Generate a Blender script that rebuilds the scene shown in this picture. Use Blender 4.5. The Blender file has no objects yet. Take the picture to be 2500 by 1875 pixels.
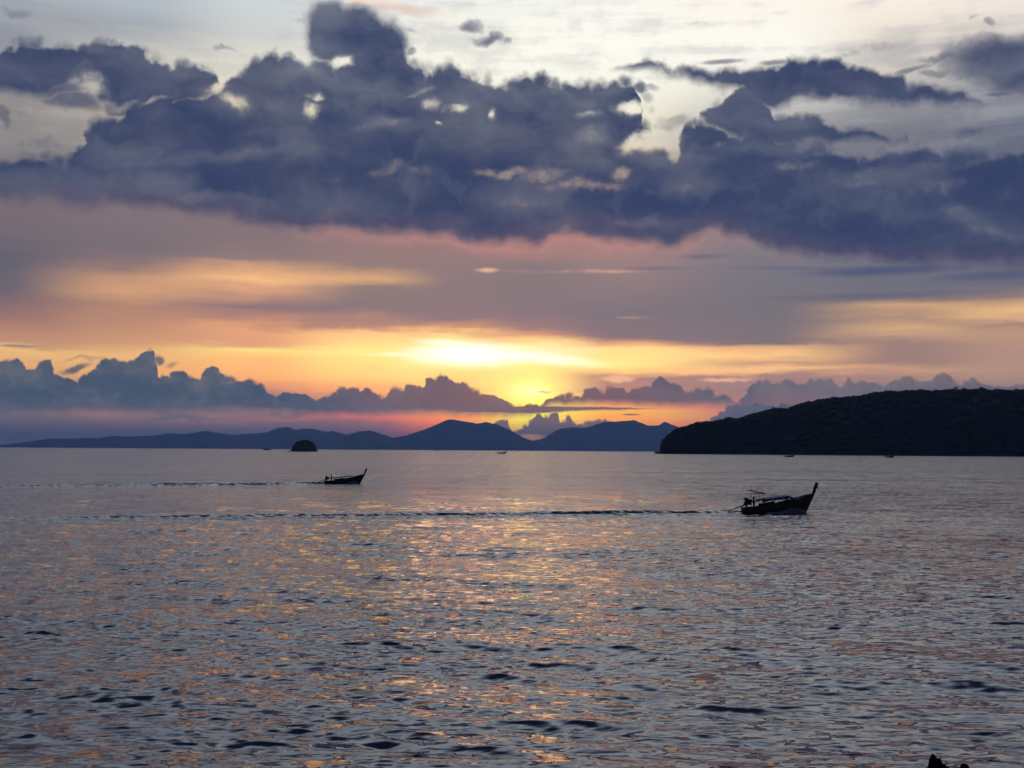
import bpy, bmesh, math, random
import numpy as np
from mathutils import Vector, Matrix, Euler

# ------------------------------------------------------------------ camera, sky, sun, exposure
scene = bpy.context.scene
COL = scene.collection
CAM_H = 7.6                       # the photographer stands a few metres above the water
PITCH, ROLL = math.radians(3.197), math.radians(0.366)
LENS = 2900.0 / 2500.0 * 36.0
cam_data = bpy.data.cameras.new("camera")
cam_data.lens = LENS
cam_data.sensor_width = 36.0
cam_data.clip_start = 0.5
cam_data.clip_end = 300000.0
cam = bpy.data.objects.new("camera", cam_data)
CAM_R = Matrix.Rotation(math.pi / 2 + PITCH, 3, 'X') @ Matrix.Rotation(ROLL, 3, 'Z')
cam.matrix_world = Matrix.Translation((0, 0, CAM_H)) @ CAM_R.to_4x4()
COL.objects.link(cam)
scene.camera = cam
vs = scene.view_settings
vs.view_transform = 'Standard'
vs.look = 'None'
vs.gamma = 1.0
vs.exposure = 0.0
vs.use_curve_mapping = False


def azel(x, y):
    """Bearing and height (degrees) of a point measured on the photograph."""
    d = CAM_R @ Vector(((x - 1250) / 2900, -(y - 937.5) / 2900, -1))
    return math.degrees(math.atan2(d.x, d.y)), math.degrees(math.atan2(d.z, math.hypot(d.x, d.y)))


def at(x, y, dist):
    """World point at a horizontal distance along the line of sight of a photo point."""
    a, e = azel(x, y)
    a, e = math.radians(a), math.radians(e)
    return Vector((dist * math.sin(a), dist * math.cos(a), CAM_H + dist * math.tan(e)))


def on_water(x, y):
    """World point on the sea under a photo point."""
    d = CAM_R @ Vector(((x - 1250) / 2900, -(y - 937.5) / 2900, -1))
    k = CAM_H / -d.z
    return Vector((d.x * k, d.y * k, 0))


def lin(c):
    return tuple((v / 255 / 12.92) if v / 255 <= 0.04045 else ((v / 255 + 0.055) / 1.055) ** 2.4 for v in c)


# a small expression writer for shader nodes
W = None                          # the sky tree being written (the world's own, or one of its groups)
SKY_TREES = set()
FEEDS = {}                        # per group: sockets of the world tree that feed it


class Ex:
    def __init__(self, nt, sock):
        self._nt, self.s = nt, sock

    @property
    def nt(self):
        return W if self._nt.as_pointer() in SKY_TREES else self._nt

    def _m(self, op, *args, clamp=False):
        n = self.nt.nodes.new('ShaderNodeMath')
        n.operation = op
        n.use_clamp = clamp
        for i, a in enumerate((self,) + args):
            put(self.nt, n.inputs[i], a)
        return Ex(self.nt, n.outputs[0])

    def __add__(self, o): return self._m('ADD', o)
    __radd__ = __add__
    def __sub__(self, o): return self._m('SUBTRACT', o)
    def __rsub__(self, o): return self._m('MULTIPLY_ADD', -1.0, o)
    def __mul__(self, o): return self._m('MULTIPLY', o)
    __rmul__ = __mul__
    def __truediv__(self, o): return self._m('DIVIDE', o)
    def max(self, o): return self._m('MAXIMUM', o)
    def min(self, o): return self._m('MINIMUM', o)
    def pow(self, o): return self._m('POWER', o)
    def step(self, lo, hi, a=0.0, b=1.0):
        n = self.nt.nodes.new('ShaderNodeMapRange')
        n.interpolation_type = 'SMOOTHSTEP'
        for i, v in enumerate((self, lo, hi, a, b)):
            put(self.nt, n.inputs[i], v)
        return Ex(self.nt, n.outputs[0])
    def ramp(self, lo, hi, a=0.0, b=1.0):
        n = self.nt.nodes.new('ShaderNodeMapRange')
        for i, v in enumerate((self, lo, hi, a, b)):
            put(self.nt, n.inputs[i], v)
        return Ex(self.nt, n.outputs[0])


def feed(nt, sock):
    """A socket of another tree, brought into this group through its interface."""
    if sock.id_data == nt:
        return sock
    table = FEEDS[nt.name]
    key = (sock.node.name, sock.identifier)
    if key not in table:
        kind = {'VALUE': 'NodeSocketFloat', 'VECTOR': 'NodeSocketVector', 'RGBA': 'NodeSocketColor'}[sock.type]
        nt.interface.new_socket("in%d" % len(table), in_out='INPUT', socket_type=kind)
        table[key] = (len(table), sock)
    return nt.nodes['Group Input'].outputs[table[key][0]]


def put(nt, inp, v):
    if isinstance(v, Ex):
        nt.links.new(feed(nt, v.s), inp)
    elif isinstance(v, bpy.types.NodeSocket):
        nt.links.new(feed(nt, v), inp)
    else:
        try:
            inp.default_value = v
        except Exception:
            inp.default_value = tuple(v) + (1.0,)


def mixc(nt, f, a, b):
    n = nt.nodes.new('ShaderNodeMix')
    n.data_type = 'RGBA'
    n.clamp_factor = True
    put(nt, n.inputs[0], f)
    put(nt, n.inputs[6], a)
    put(nt, n.inputs[7], b)
    return n.outputs[2]


def vmath(nt, op, *args):
    n = nt.nodes.new('ShaderNodeVectorMath')
    n.operation = op
    for i, a in enumerate(args):
        put(nt, n.inputs[i], a)
    return n.outputs['Value'] if op in ('LENGTH', 'DOT_PRODUCT') else n.outputs['Vector']


def combine(nt, x, y, z=0.0):
    n = nt.nodes.new('ShaderNodeCombineXYZ')
    for i, a in enumerate((x, y, z)):
        put(nt, n.inputs[i], a)
    return n.outputs[0]


def noise_tex(nt, vec, scale, detail, rough=0.5, dims='2D', lac=2.0):
    n = nt.nodes.new('ShaderNodeTexNoise')
    n.noise_dimensions = dims
    put(nt, n.inputs['Vector'], vec)
    n.inputs['Scale'].default_value = scale
    n.inputs['Detail'].default_value = detail
    n.inputs['Roughness'].default_value = rough
    n.inputs['Lacunarity'].default_value = lac
    return n


# ---- the sky: a dusk sky with two decks of cloud, laid out by bearing and height
world = bpy.data.worlds.new("World")
scene.world = world
world.use_nodes = True
W = WORLD_TREE = world.node_tree

SKY_TREES.add(W.as_pointer())
W.nodes.clear()
AZ = 25.0      # the layout spans 50 degrees of bearing and is mirrored on round the horizon
EL = 24.0
tc = W.nodes.new('ShaderNodeTexCoord').outputs['Generated']
sx = W.nodes.new('ShaderNodeSeparateXYZ')
put(W, sx.inputs[0], tc)
dx, dy, dz = (Ex(W, sx.outputs[i]) for i in range(3))
az = dx._m('ARCTAN2', dy) * (180 / math.pi)
el = dz._m('ARCSINE') * (180 / math.pi)
t_raw = ((az + AZ) * (1 / (2 * AZ)))._m('PINGPONG', 1.0)
azm = t_raw * (2 * AZ) - AZ                                  # mirrored bearing
P = combine(W, azm, el)
# slow and fine disturbance of the cloud outlines
nw = noise_tex(W, P, 0.6, 6.0, 0.56)
wv = vmath(W, 'SUBTRACT', nw.outputs['Color'], (0.5, 0.5, 0.5))
PW = vmath(W, 'MULTIPLY_ADD', wv, (1.25, 1.0, 0.0), P)
sp = W.nodes.new('ShaderNodeSeparateXYZ')
put(W, sp.inputs[0], PW)
tw = (Ex(W, sp.outputs[0]) + AZ) * (1 / (2 * AZ))
ew = Ex(W, sp.outputs[1])
PT = vmath(W, 'MULTIPLY_ADD', wv, (0.9, 0.14, 0.0), P)       # for flat streaks
# finer, billowing disturbance for the low bank
nb = noise_tex(W, P, 1.5, 6.0, 0.62)
bv = vmath(W, 'SUBTRACT', nb.outputs['Color'], (0.5, 0.5, 0.5))
PB = vmath(W, 'MULTIPLY_ADD', bv, (0.36, 0.30, 0.0), P)
sb_ = W.nodes.new('ShaderNodeSeparateXYZ')
put(W, sb_.inputs[0], PB)
tb = (Ex(W, sb_.outputs[0]) + AZ) * (1 / (2 * AZ))
eb = Ex(W, sb_.outputs[1])
# streaks drawn out along the horizon
PS = vmath(W, 'MULTIPLY', P, (0.10, 1.0, 1.0))
ns = noise_tex(W, PS, 1.0, 5.0, 0.6)
streak = Ex(W, ns.outputs['Fac']) - 0.5
# broad light and shade inside the cloud decks
PSM = vmath(W, 'MULTIPLY', PW, (0.45, 1.0, 1.0))
nm = noise_tex(W, PSM, 0.55, 4.0, 0.5)
mott = Ex(W, nm.outputs['Fac'])
fine = Ex(W, nb.outputs['Fac'])


def billow(vec, scale, rnd=1.0):
    """Rounded heads with creases between them, as on cumulus."""
    n = W.nodes.new('ShaderNodeTexVoronoi')
    n.voronoi_dimensions = '2D'
    n.feature = 'F1'
    put(W, n.inputs['Vector'], vec)
    n.inputs['Scale'].default_value = scale
    d = Ex(W, n.outputs['Distance'])
    return 0.24 - d * d * 1.15


bil_up = billow(PW, 0.8) * 0.66 + billow(PB, 2.2) * 0.22 + 0.07
bil_low = billow(PB, 1.5) * 0.34 + billow(PB, 3.6) * 0.14


def curve(t, pts, handle='VECTOR'):
    """Height in degrees along the bearing, from outline points of the photograph."""
    n = W.nodes.new('ShaderNodeFloatCurve')
    put(W, n.inputs['Value'], t)
    c = n.mapping.curves[0]
    q = []
    for (x, y) in pts:
        a, e = azel(x, y)
        q.append((min(1, max(0, (a + AZ) / (2 * AZ))), min(1, max(0, e / EL))))
    q.sort()
    if q[0][0] > 0.002: q.insert(0, (0.0, q[0][1]))
    if q[-1][0] < 0.998: q.append((1.0, q[-1][1]))
    while len(c.points) < len(q):
        c.points.new(0.5, 0.5)
    for p_, (a, b) in zip(c.points, q):
        p_.location = (a, b)
        p_.handle_type = handle
    n.mapping.update()
    return Ex(W, n.outputs[0]) * EL


_rot = {}
ZONE = None


def rotated(vec, key, deg):
    if deg == 0:
        return vec
    kk = (W.name, key, deg)
    if kk not in _rot:
        c, s = math.cos(math.radians(deg)), math.sin(math.radians(deg))
        a = vmath(W, 'DOT_PRODUCT', vec, (c, s, 0))
        b = vmath(W, 'DOT_PRODUCT', vec, (-s, c, 0))
        _rot[kk] = combine(W, a, b)
    return _rot[kk]


def spot(vec, key, x, y, rx, ry, k=1.0, deg=0, soft=0.15):
    """An oval patch (centre, half width, half height in photo points), 0 outside, k inside."""
    if ZONE:
        m = 45 if key in ('PW', 'PT') else 22
        w, h = 1.3 * rx + m, 1.3 * ry + 1.3 * rx * abs(math.sin(math.radians(deg))) + m
        if x + w < ZONE[0] or x - w > ZONE[1] or y + h < ZONE[2] or y - h > ZONE[3]:
            return None
    a, e = azel(x, y)
    v = rotated(vec, key, deg)
    if deg:
        c, s = math.cos(math.radians(deg)), math.sin(math.radians(deg))
        a, e = a * c + e * s, -a * s + e * c
    D = 2900 * math.pi / 180
    ax, ay = D / rx, D / ry
    r = vmath(W, 'LENGTH', vmath(W, 'MULTIPLY_ADD', v, (ax, ay, 0), (-a * ax, -e * ay, 0)))
    return Ex(W, r).step(1.3, soft, 0.0, k)


def union(items):
    items = [i for i in items if i is not None]
    if not items:
        n = W.nodes.new('ShaderNodeValue')
        n.outputs[0].default_value = 0.0
        return Ex(W, n.outputs[0])
    r = items[0]
    for i in items[1:]:
        r = r.max(i)
    return r


# -- clear background: colour by height at ten bearings
BG = {
    0:    [(0, (158, 166, 176)), (90, (146, 150, 160)), (150, (150, 150, 156)), (260, (146, 141, 138)), (330, (138, 134, 134)), (420, (120, 114, 122)), (500, (122, 108, 114)), (560, (116, 106, 114)), (640, (101, 98, 110)), (700, (112, 102, 112)), (760, (146, 113, 110)), (800, (180, 130, 114)), (838, (196, 148, 116)), (850, (240, 190, 124)), (880, (226, 170, 116)), (960, (130, 112, 120)), (1010, (116, 106, 114)), (1030, (109, 103, 114)), (1090, (98, 97, 112))],
    300:  [(0, (176, 186, 194)), (60, (168, 174, 180)), (100, (192, 192, 188)), (180, (214, 208, 194)), (280, (172, 164, 154)), (400, (134, 124, 126)), (520, (130, 114, 118)), (600, (122, 110, 116)), (645, (140, 116, 116)), (680, (200, 152, 120)), (715, (212, 160, 120)), (745, (180, 134, 114)), (775, (186, 138, 114)), (830, (206, 154, 116)), (870, (236, 186, 124)), (920, (240, 178, 112)), (980, (170, 122, 116)), (1020, (135, 111, 114)), (1040, (116, 105, 113)), (1090, (106, 99, 112))],
    620:  [(0, (206, 214, 216)), (90, (206, 208, 206)), (160, (232, 226, 208)), (260, (226, 214, 188)), (400, (146, 132, 128)), (520, (132, 116, 120)), (600, (136, 118, 120)), (635, (150, 124, 120)), (662, (228, 172, 126)), (688, (252, 192, 136)), (715, (204, 152, 122)), (745, (138, 116, 120)), (785, (186, 138, 116)), (805, (226, 166, 120)), (835, (218, 162, 120)), (858, (254, 226, 128)), (885, (250, 192, 118)), (930, (244, 170, 108)), (980, (170, 122, 118)), (1010, (138, 112, 114)), (1026, (152, 112, 112)), (1045, (122, 106, 114)), (1090, (116, 104, 114))],
    900:  [(0, (236, 234, 228)), (100, (240, 238, 226)), (200, (246, 242, 224)), (400, (150, 136, 130)), (520, (138, 120, 122)), (590, (154, 122, 122)), (640, (150, 126, 120)), (680, (222, 170, 124)), (705, (150, 126, 120)), (760, (138, 120, 120)), (790, (178, 138, 116)), (808, (250, 202, 130)), (835, (255, 222, 134)), (860, (255, 238, 140)), (890, (255, 228, 130)), (925, (252, 200, 118)), (960, (238, 160, 110)), (1000, (186, 124, 114)), (1018, (222, 120, 107)), (1040, (160, 110, 114)), (1090, (146, 106, 114))],
    1120: [(0, (242, 242, 234)), (100, (248, 246, 234)), (200, (252, 248, 232)), (300, (226, 216, 188)), (400, (158, 142, 134)), (560, (150, 122, 122)), (600, (156, 124, 122)), (680, (142, 122, 122)), (770, (140, 120, 120)), (800, (196, 148, 112)), (820, (255, 224, 136)), (845, (255, 244, 160)), (868, (255, 248, 190)), (890, (255, 242, 150)), (925, (255, 222, 126)), (960, (252, 190, 112)), (1000, (255, 169, 98)), (1020, (255, 150, 90)), (1045, (255, 127, 98)), (1090, (208, 110, 107))],
    1300: [(0, (246, 246, 236)), (100, (254, 252, 240)), (220, (252, 250, 234)), (340, (244, 232, 204)), (420, (170, 152, 142)), (560, (160, 124, 122)), (610, (176, 130, 124)), (650, (140, 122, 124)), (760, (134, 118, 120)), (800, (150, 124, 116)), (820, (212, 160, 112)), (842, (255, 240, 150)), (868, (255, 246, 180)), (890, (255, 240, 140)), (925, (255, 226, 120)), (960, (255, 238, 120)), (1000, (255, 239, 98)), (1030, (255, 235, 94)), (1050, (255, 207, 90)), (1090, (255, 148, 98))],
    1500: [(0, (252, 248, 238)), (120, (255, 253, 242)), (250, (250, 247, 230)), (350, (236, 222, 192)), (420, (160, 146, 140)), (560, (156, 126, 124)), (610, (166, 130, 126)), (655, (154, 128, 126)), (760, (126, 116, 120)), (825, (132, 116, 116)), (845, (216, 170, 118)), (862, (255, 222, 136)), (890, (255, 238, 136)), (908, (240, 196, 122)), (925, (164, 130, 118)), (960, (188, 138, 118)), (990, (240, 150, 110)), (1015, (255, 186, 86)), (1035, (255, 159, 86)), (1090, (255, 127, 98))],
    1880: [(0, (254, 247, 234)), (120, (255, 252, 242)), (200, (236, 230, 216)), (280, (178, 178, 176)), (380, (124, 123, 132)), (560, (138, 126, 130)), (660, (122, 118, 128)), (760, (120, 114, 120)), (835, (126, 114, 116)), (848, (216, 172, 126)), (872, (246, 200, 132)), (890, (196, 156, 124)), (905, (250, 198, 132)), (920, (166, 134, 122)), (950, (150, 126, 124)), (1000, (197, 122, 115)), (1040, (174, 114, 113)), (1090, (150, 106, 113))],
    2200: [(0, (252, 240, 226)), (90, (236, 226, 212)), (170, (218, 210, 198)), (260, (146, 146, 150)), (340, (120, 120, 132)), (480, (112, 114, 128)), (600, (118, 116, 130)), (690, (112, 110, 124)), (735, (136, 118, 118)), (760, (206, 164, 124)), (785, (176, 142, 122)), (810, (214, 170, 128)), (835, (160, 130, 122)), (880, (158, 128, 120)), (905, (200, 156, 126)), (925, (170, 134, 124)), (960, (132, 116, 124)), (1090, (139, 110, 115))],
    2500: [(0, (242, 232, 220)), (70, (228, 218, 208)), (120, (170, 168, 172)), (220, (136, 136, 148)), (320, (103, 109, 126)), (480, (108, 111, 126)), (600, (112, 112, 128)), (680, (108, 106, 122)), (725, (146, 124, 120)), (765, (236, 186, 132)), (790, (166, 134, 122)), (815, (190, 150, 124)), (850, (180, 144, 126)), (900, (182, 144, 128)), (960, (130, 114, 124)), (1090, (139, 110, 115))],
}
cols = sorted(BG)
ev = el + streak * 1.2                                       # streaks bend the bands of light
ewarp = ev + (Ex(W, nm.outputs['Fac']) - 0.5) * 0.5
tcol = t_raw + streak * 0.02
bg = None
tprev = None
EMAX = 22.0
for x in cols:
    n = W.nodes.new('ShaderNodeValToRGB')
    r = n.color_ramp
    r.interpolation = 'LINEAR'
    st = sorted((max(0.0, min(1.0, azel(x, y)[1] / EMAX)), lin(c)) for y, c in BG[x])
    while len(r.elements) < len(st):
        r.elements.new(0.5)
    for e_, (p_, c_) in zip(r.elements, st):
        e_.position = p_
        e_.color = c_ + (1.0,)
    put(W, n.inputs[0], ewarp * (1 / EMAX))
    tx = (azel(x, 900)[0] + AZ) / (2 * AZ)
    if bg is None:
        bg = n.outputs[0]
    else:
        bg = mixc(W, tcol.step(tprev, tx), bg, n.outputs[0])
    tprev = tx
HAZE_DENSITY, HAZE_TOP = 0.000021, 1240.0
HAZE_TAU = HAZE_DENSITY * (HAZE_TOP - CAM_H) * 0.85
# the sun is behind the haze there: what the photograph clips to white is brighter than white
glow = spot(P, 'P', 1260, 900, 700, 190, 0.08, 0, 0.0) \
    + spot(P, 'P', 1300, 950, 130, 60, 0.3, 0, 0.0)
bgs = vmath(W, 'SCALE', bg)
put(W, bgs.node.inputs['Scale'], glow + 1.0)
hot = union([spot(PT, 'PT', 1150, 864, 160, 32, 1.0, 0, 0.1), spot(PT, 'PT', 1290, 872, 190, 17, 0.9, -5, 0.0), spot(PT, 'PT', 1120, 842, 110, 12, 0.7, -5, 0.1), spot(PT, 'PT', 990, 866, 120, 7, 0.35, 0, 0.0), spot(PT, 'PT', 1295, 955, 62, 26, 0.28, 0, 0.0)])
bgs = mixc(W, hot * (streak + 0.5 + (fine - 0.5) * 0.3).step(0.3, 0.6, 0.45, 1.0), bgs, (1.55, 1.36, 1.02))
gold = spot(P, 'P', 1230, 880, 900, 150, 1.0, 0, 0.0)
bgs = vmath(W, 'MULTIPLY', bgs, combine(W, gold * 0.22 + 1.0, 1.0 - gold * 0.02, gold * 0.10 + 1.0))
# away from the sunset the sky sinks into dusk
SUN_AZ, SUN_EL = azel(1262, 880)
_a, _e = math.radians(SUN_AZ), math.radians(SUN_EL)
sd = Vector((math.sin(_a) * math.cos(_e), math.cos(_a) * math.cos(_e), math.sin(_e)))
toward = Ex(W, vmath(W, 'DOT_PRODUCT', tc, tuple(sd)))
dusk = mixc(W, toward.step(0.15, 0.85), (0.022, 0.026, 0.045), (0.16, 0.15, 0.19))
bgs = mixc(W, toward.step(0.895, 0.80), bgs, dusk)

def reaches(x0, x1):
    return ZONE[0] < x1 and ZONE[1] > x0


def strip(top, bot, e, lo1=-0.14, hi1=0.34, lo2=-0.2, hi2=0.46):
    return (top - e + bil_up).step(lo1, hi1) * (e - bot).step(lo2, hi2)



def wisps(sky):
    # -- thin bright wisps under the deck
    wisp = union([spot(PT, 'PT', 1195, 660, 34, 7, 0.8), spot(PT, 'PT', 1420, 662, 170, 6, 0.75),
                  spot(PT, 'PT', 1545, 775, 45, 4, 0.6), spot(PB, 'PB', 1505, 925, 45, 9, 0.9, 0, 0.5),
                  spot(PB, 'PB', 1770, 928, 65, 5, 0.9, 0, 0.4), spot(PT, 'PT', 960, 18, 160, 14, 0.5, -5)])
    sky = mixc(W, wisp * mott.step(0.3, 0.6), sky, lin((250, 190, 150)))
    grey_st = union([spot(PT, 'PT', 2150, 722, 260, 10, 0.7), spot(PT, 'PT', 1720, 626, 60, 7, 0.6),
                     spot(PT, 'PT', 1960, 655, 200, 5, 0.5, -2), spot(PT, 'PT', 1600, 655, 110, 6, 0.4),
                     spot(PT, 'PT', 40, 844, 50, 4, 0.6)])
    sky = mixc(W, grey_st, sky, lin((96, 98, 122)))

    return sky


# outlines of the clouds
main_top = curve(tw, [(-40, 372), (120, 378), (190, 372), (200, 330), (212, 300), (250, 292), (300, 275), (318, 250), (330, 238), (362, 246), (420, 235),
                      (480, 225), (545, 210), (565, 181), (599, 158), (638, 147), (661, 131), (718, 133), (745, 147), (800, 142),
                      (830, 160), (860, 120), (900, 60), (927, 62), (955, 90), (978, 124), (994, 161), (1028, 158), (1074, 168),
                      (1124, 165), (1158, 173), (1198, 181), (1222, 202), (1250, 206), (1290, 178), (1323, 178), (1340, 195), (1397, 198),
                      (1440, 194), (1476, 200), (1532, 194), (1553, 215), (1560, 300), (1572, 318), (1576, 372), (1589, 362),
                      (1617, 360), (1640, 384), (1655, 370), (1657, 320), (1668, 306), (1702, 295), (1747, 297), (1790, 330), (1832, 300),
                      (1880, 330), (2000, 345), (2070, 388), (2154, 367), (2240, 360), (2324, 354), (2380, 370), (2440, 385), (2500, 370), (2560, 360)])
main_bot = curve(tw, [(-40, 490), (141, 500), (282, 506), (424, 516), (537, 530), (622, 548), (706, 560), (791, 569), (904, 570),
                      (1017, 571), (1102, 578), (1158, 600), (1250, 594), (1318, 608), (1363, 572), (1448, 584), (1532, 596),
                      (1645, 600), (1702, 588), (1740, 566), (1815, 574), (1849, 602), (1928, 620), (2041, 638), (2210, 652), (2560, 656)])
b1_top = curve(tw, [(-40, 165), (0, 146), (23, 117), (56, 98), (96, 87), (130, 96), (170, 112), (192, 122), (225, 125), (262, 170), (275, 420), (2500, 420)])
b1_bot = curve(tw, [(-40, 225), (0, 232), (50, 250), (90, 242), (140, 226), (190, 198), (225, 182), (260, 178), (2500, 178)])
b2_top = curve(tw, [(0, 400), (178, 400), (186, 130), (220, 100), (282, 103), (333, 110), (350, 105), (367, 133), (407, 147), (446, 150),
                    (480, 156), (497, 172), (525, 175), (540, 200), (552, 380), (2500, 400)])
b2_bot = curve(tw, [(0, 165), (185, 165), (228, 178), (244, 222), (270, 258), (330, 280), (400, 275), (470, 258), (530, 235), (560, 225), (2500, 225)])
w_top = curve(tw, [(0, 380), (1440, 380), (1488, 170), (1549, 145), (1623, 154), (1679, 166), (1787, 172), (1860, 166), (1928, 147), (1984, 141), (2058, 143),
                   (2097, 160), (2165, 183), (2239, 202), (2295, 217), (2352, 229), (2400, 250), (2425, 420), (2500, 420)])
w_bot = curve(tw, [(0, 170), (1488, 172), (1532, 173), (1589, 181), (1645, 187), (1730, 211), (1790, 230), (1840, 262), (1880, 275), (1928, 260),
                   (1984, 243), (2030, 246), (2097, 257), (2154, 260), (2239, 257), (2352, 262), (2400, 255), (2500, 255)])
p_top = curve(tw, [(0, 500), (1700, 500), (1712, 268), (1745, 243), (1785, 222), (1870, 222), (1898, 274), (1956, 282), (2024, 295), (2080, 314), (2154, 330), (2216, 337), (2240, 500), (2500, 500)])
p_bot = curve(tw, [(0, 262), (1712, 288), (1770, 325), (1832, 362), (1928, 360), (2154, 352), (2220, 346), (2500, 346)])


lb_top = curve(tb, handle='AUTO_CLAMPED', pts=[(-40, 885), (0, 882), (28, 876), (48, 874), (60, 899), (72, 896), (85, 881), (107, 877), (131, 881), (133, 902), (147, 913), (175, 919), (215, 913), (237, 888),
                    (260, 875), (294, 876), (322, 879), (339, 868), (350, 851), (362, 847), (375, 855), (384, 880), (386, 920), (396, 910), (424, 904), (452, 909), (469, 922),
                    (486, 914), (497, 899), (526, 887), (537, 909), (565, 921), (610, 927), (638, 938), (678, 953), (735, 954), (780, 964), (812, 961), (825, 945), (853, 947), (887, 946),
                    (915, 957), (938, 970), (948, 945), (975, 946), (994, 939), (1017, 937), (1038, 949), (1042, 919), (1060, 914), (1079, 915), (1107, 927), (1136, 936), (1164, 952), (1203, 958), (1232, 969),
                    (1246, 986), (1291, 986), (1322, 986), (1338, 971), (1379, 961), (1414, 953), (1441, 949), (1459, 941), (1476, 949), (1497, 943), (1517, 945), (1532, 955), (1556, 946), (1573, 937), (1594, 935),
                    (1608, 917), (1623, 923), (1644, 931), (1661, 941), (1673, 951), (1697, 951), (1723, 949), (1752, 953), (1776, 968), (1800, 975), (1826, 950), (1838, 933), (1872, 931), (1928, 927), (1951, 939),
                    (1979, 928), (2019, 925), (2052, 939), (2064, 930), (2069, 915), (2076, 931), (2098, 931), (2149, 933), (2177, 928), (2211, 919), (2239, 928), (2267, 922), (2290, 910), (2324, 918), (2341, 933), (2363, 922),
                    (2392, 928), (2409, 939), (2465, 942), (2500, 933), (2560, 925)])
lb_bot = curve(tw, [(-40, 1008), (200, 1000), (420, 1006), (600, 998), (760, 1008), (904, 1010), (1017, 1006), (1150, 1010), (1297, 1011), (1334, 988), (1400, 987), (1444, 983), (1532, 983), (1635, 987), (1723, 986), (1790, 984), (1830, 1000), (1900, 1030), (2560, 1030)])
flat_top = curve(tb, [(0, 1100), (1080, 1100), (1120, 992), (1326, 989), (1385, 991), (1503, 993), (1608, 996), (1640, 1040), (2500, 1100)])
flat_bot = curve(tb, [(0, 1009), (1150, 1009), (1297, 1012), (1341, 1010), (1414, 1004), (1532, 1002), (1620, 999), (2500, 1000)])
small_top = curve(tb, handle='AUTO_CLAMPED', pts=[(0, 1120), (1185, 1120), (1200, 1034), (1223, 1024), (1247, 1021), (1250, 1060), (1262, 1046), (1282, 1030), (1300, 1024), (1306, 1012), (1326, 1005), (1338, 1012), (1353, 1005), (1362, 1015), (1367, 1028),
                       (1382, 1020), (1391, 1016), (1400, 1031), (1432, 1030), (1459, 1022), (1476, 1021), (1490, 1034), (1530, 1050), (1600, 1060), (1625, 1030), (1640, 1045), (1668, 1041), (1702, 1029), (1747, 1018), (1764, 994), (1830, 984), (2560, 990)])


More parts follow.
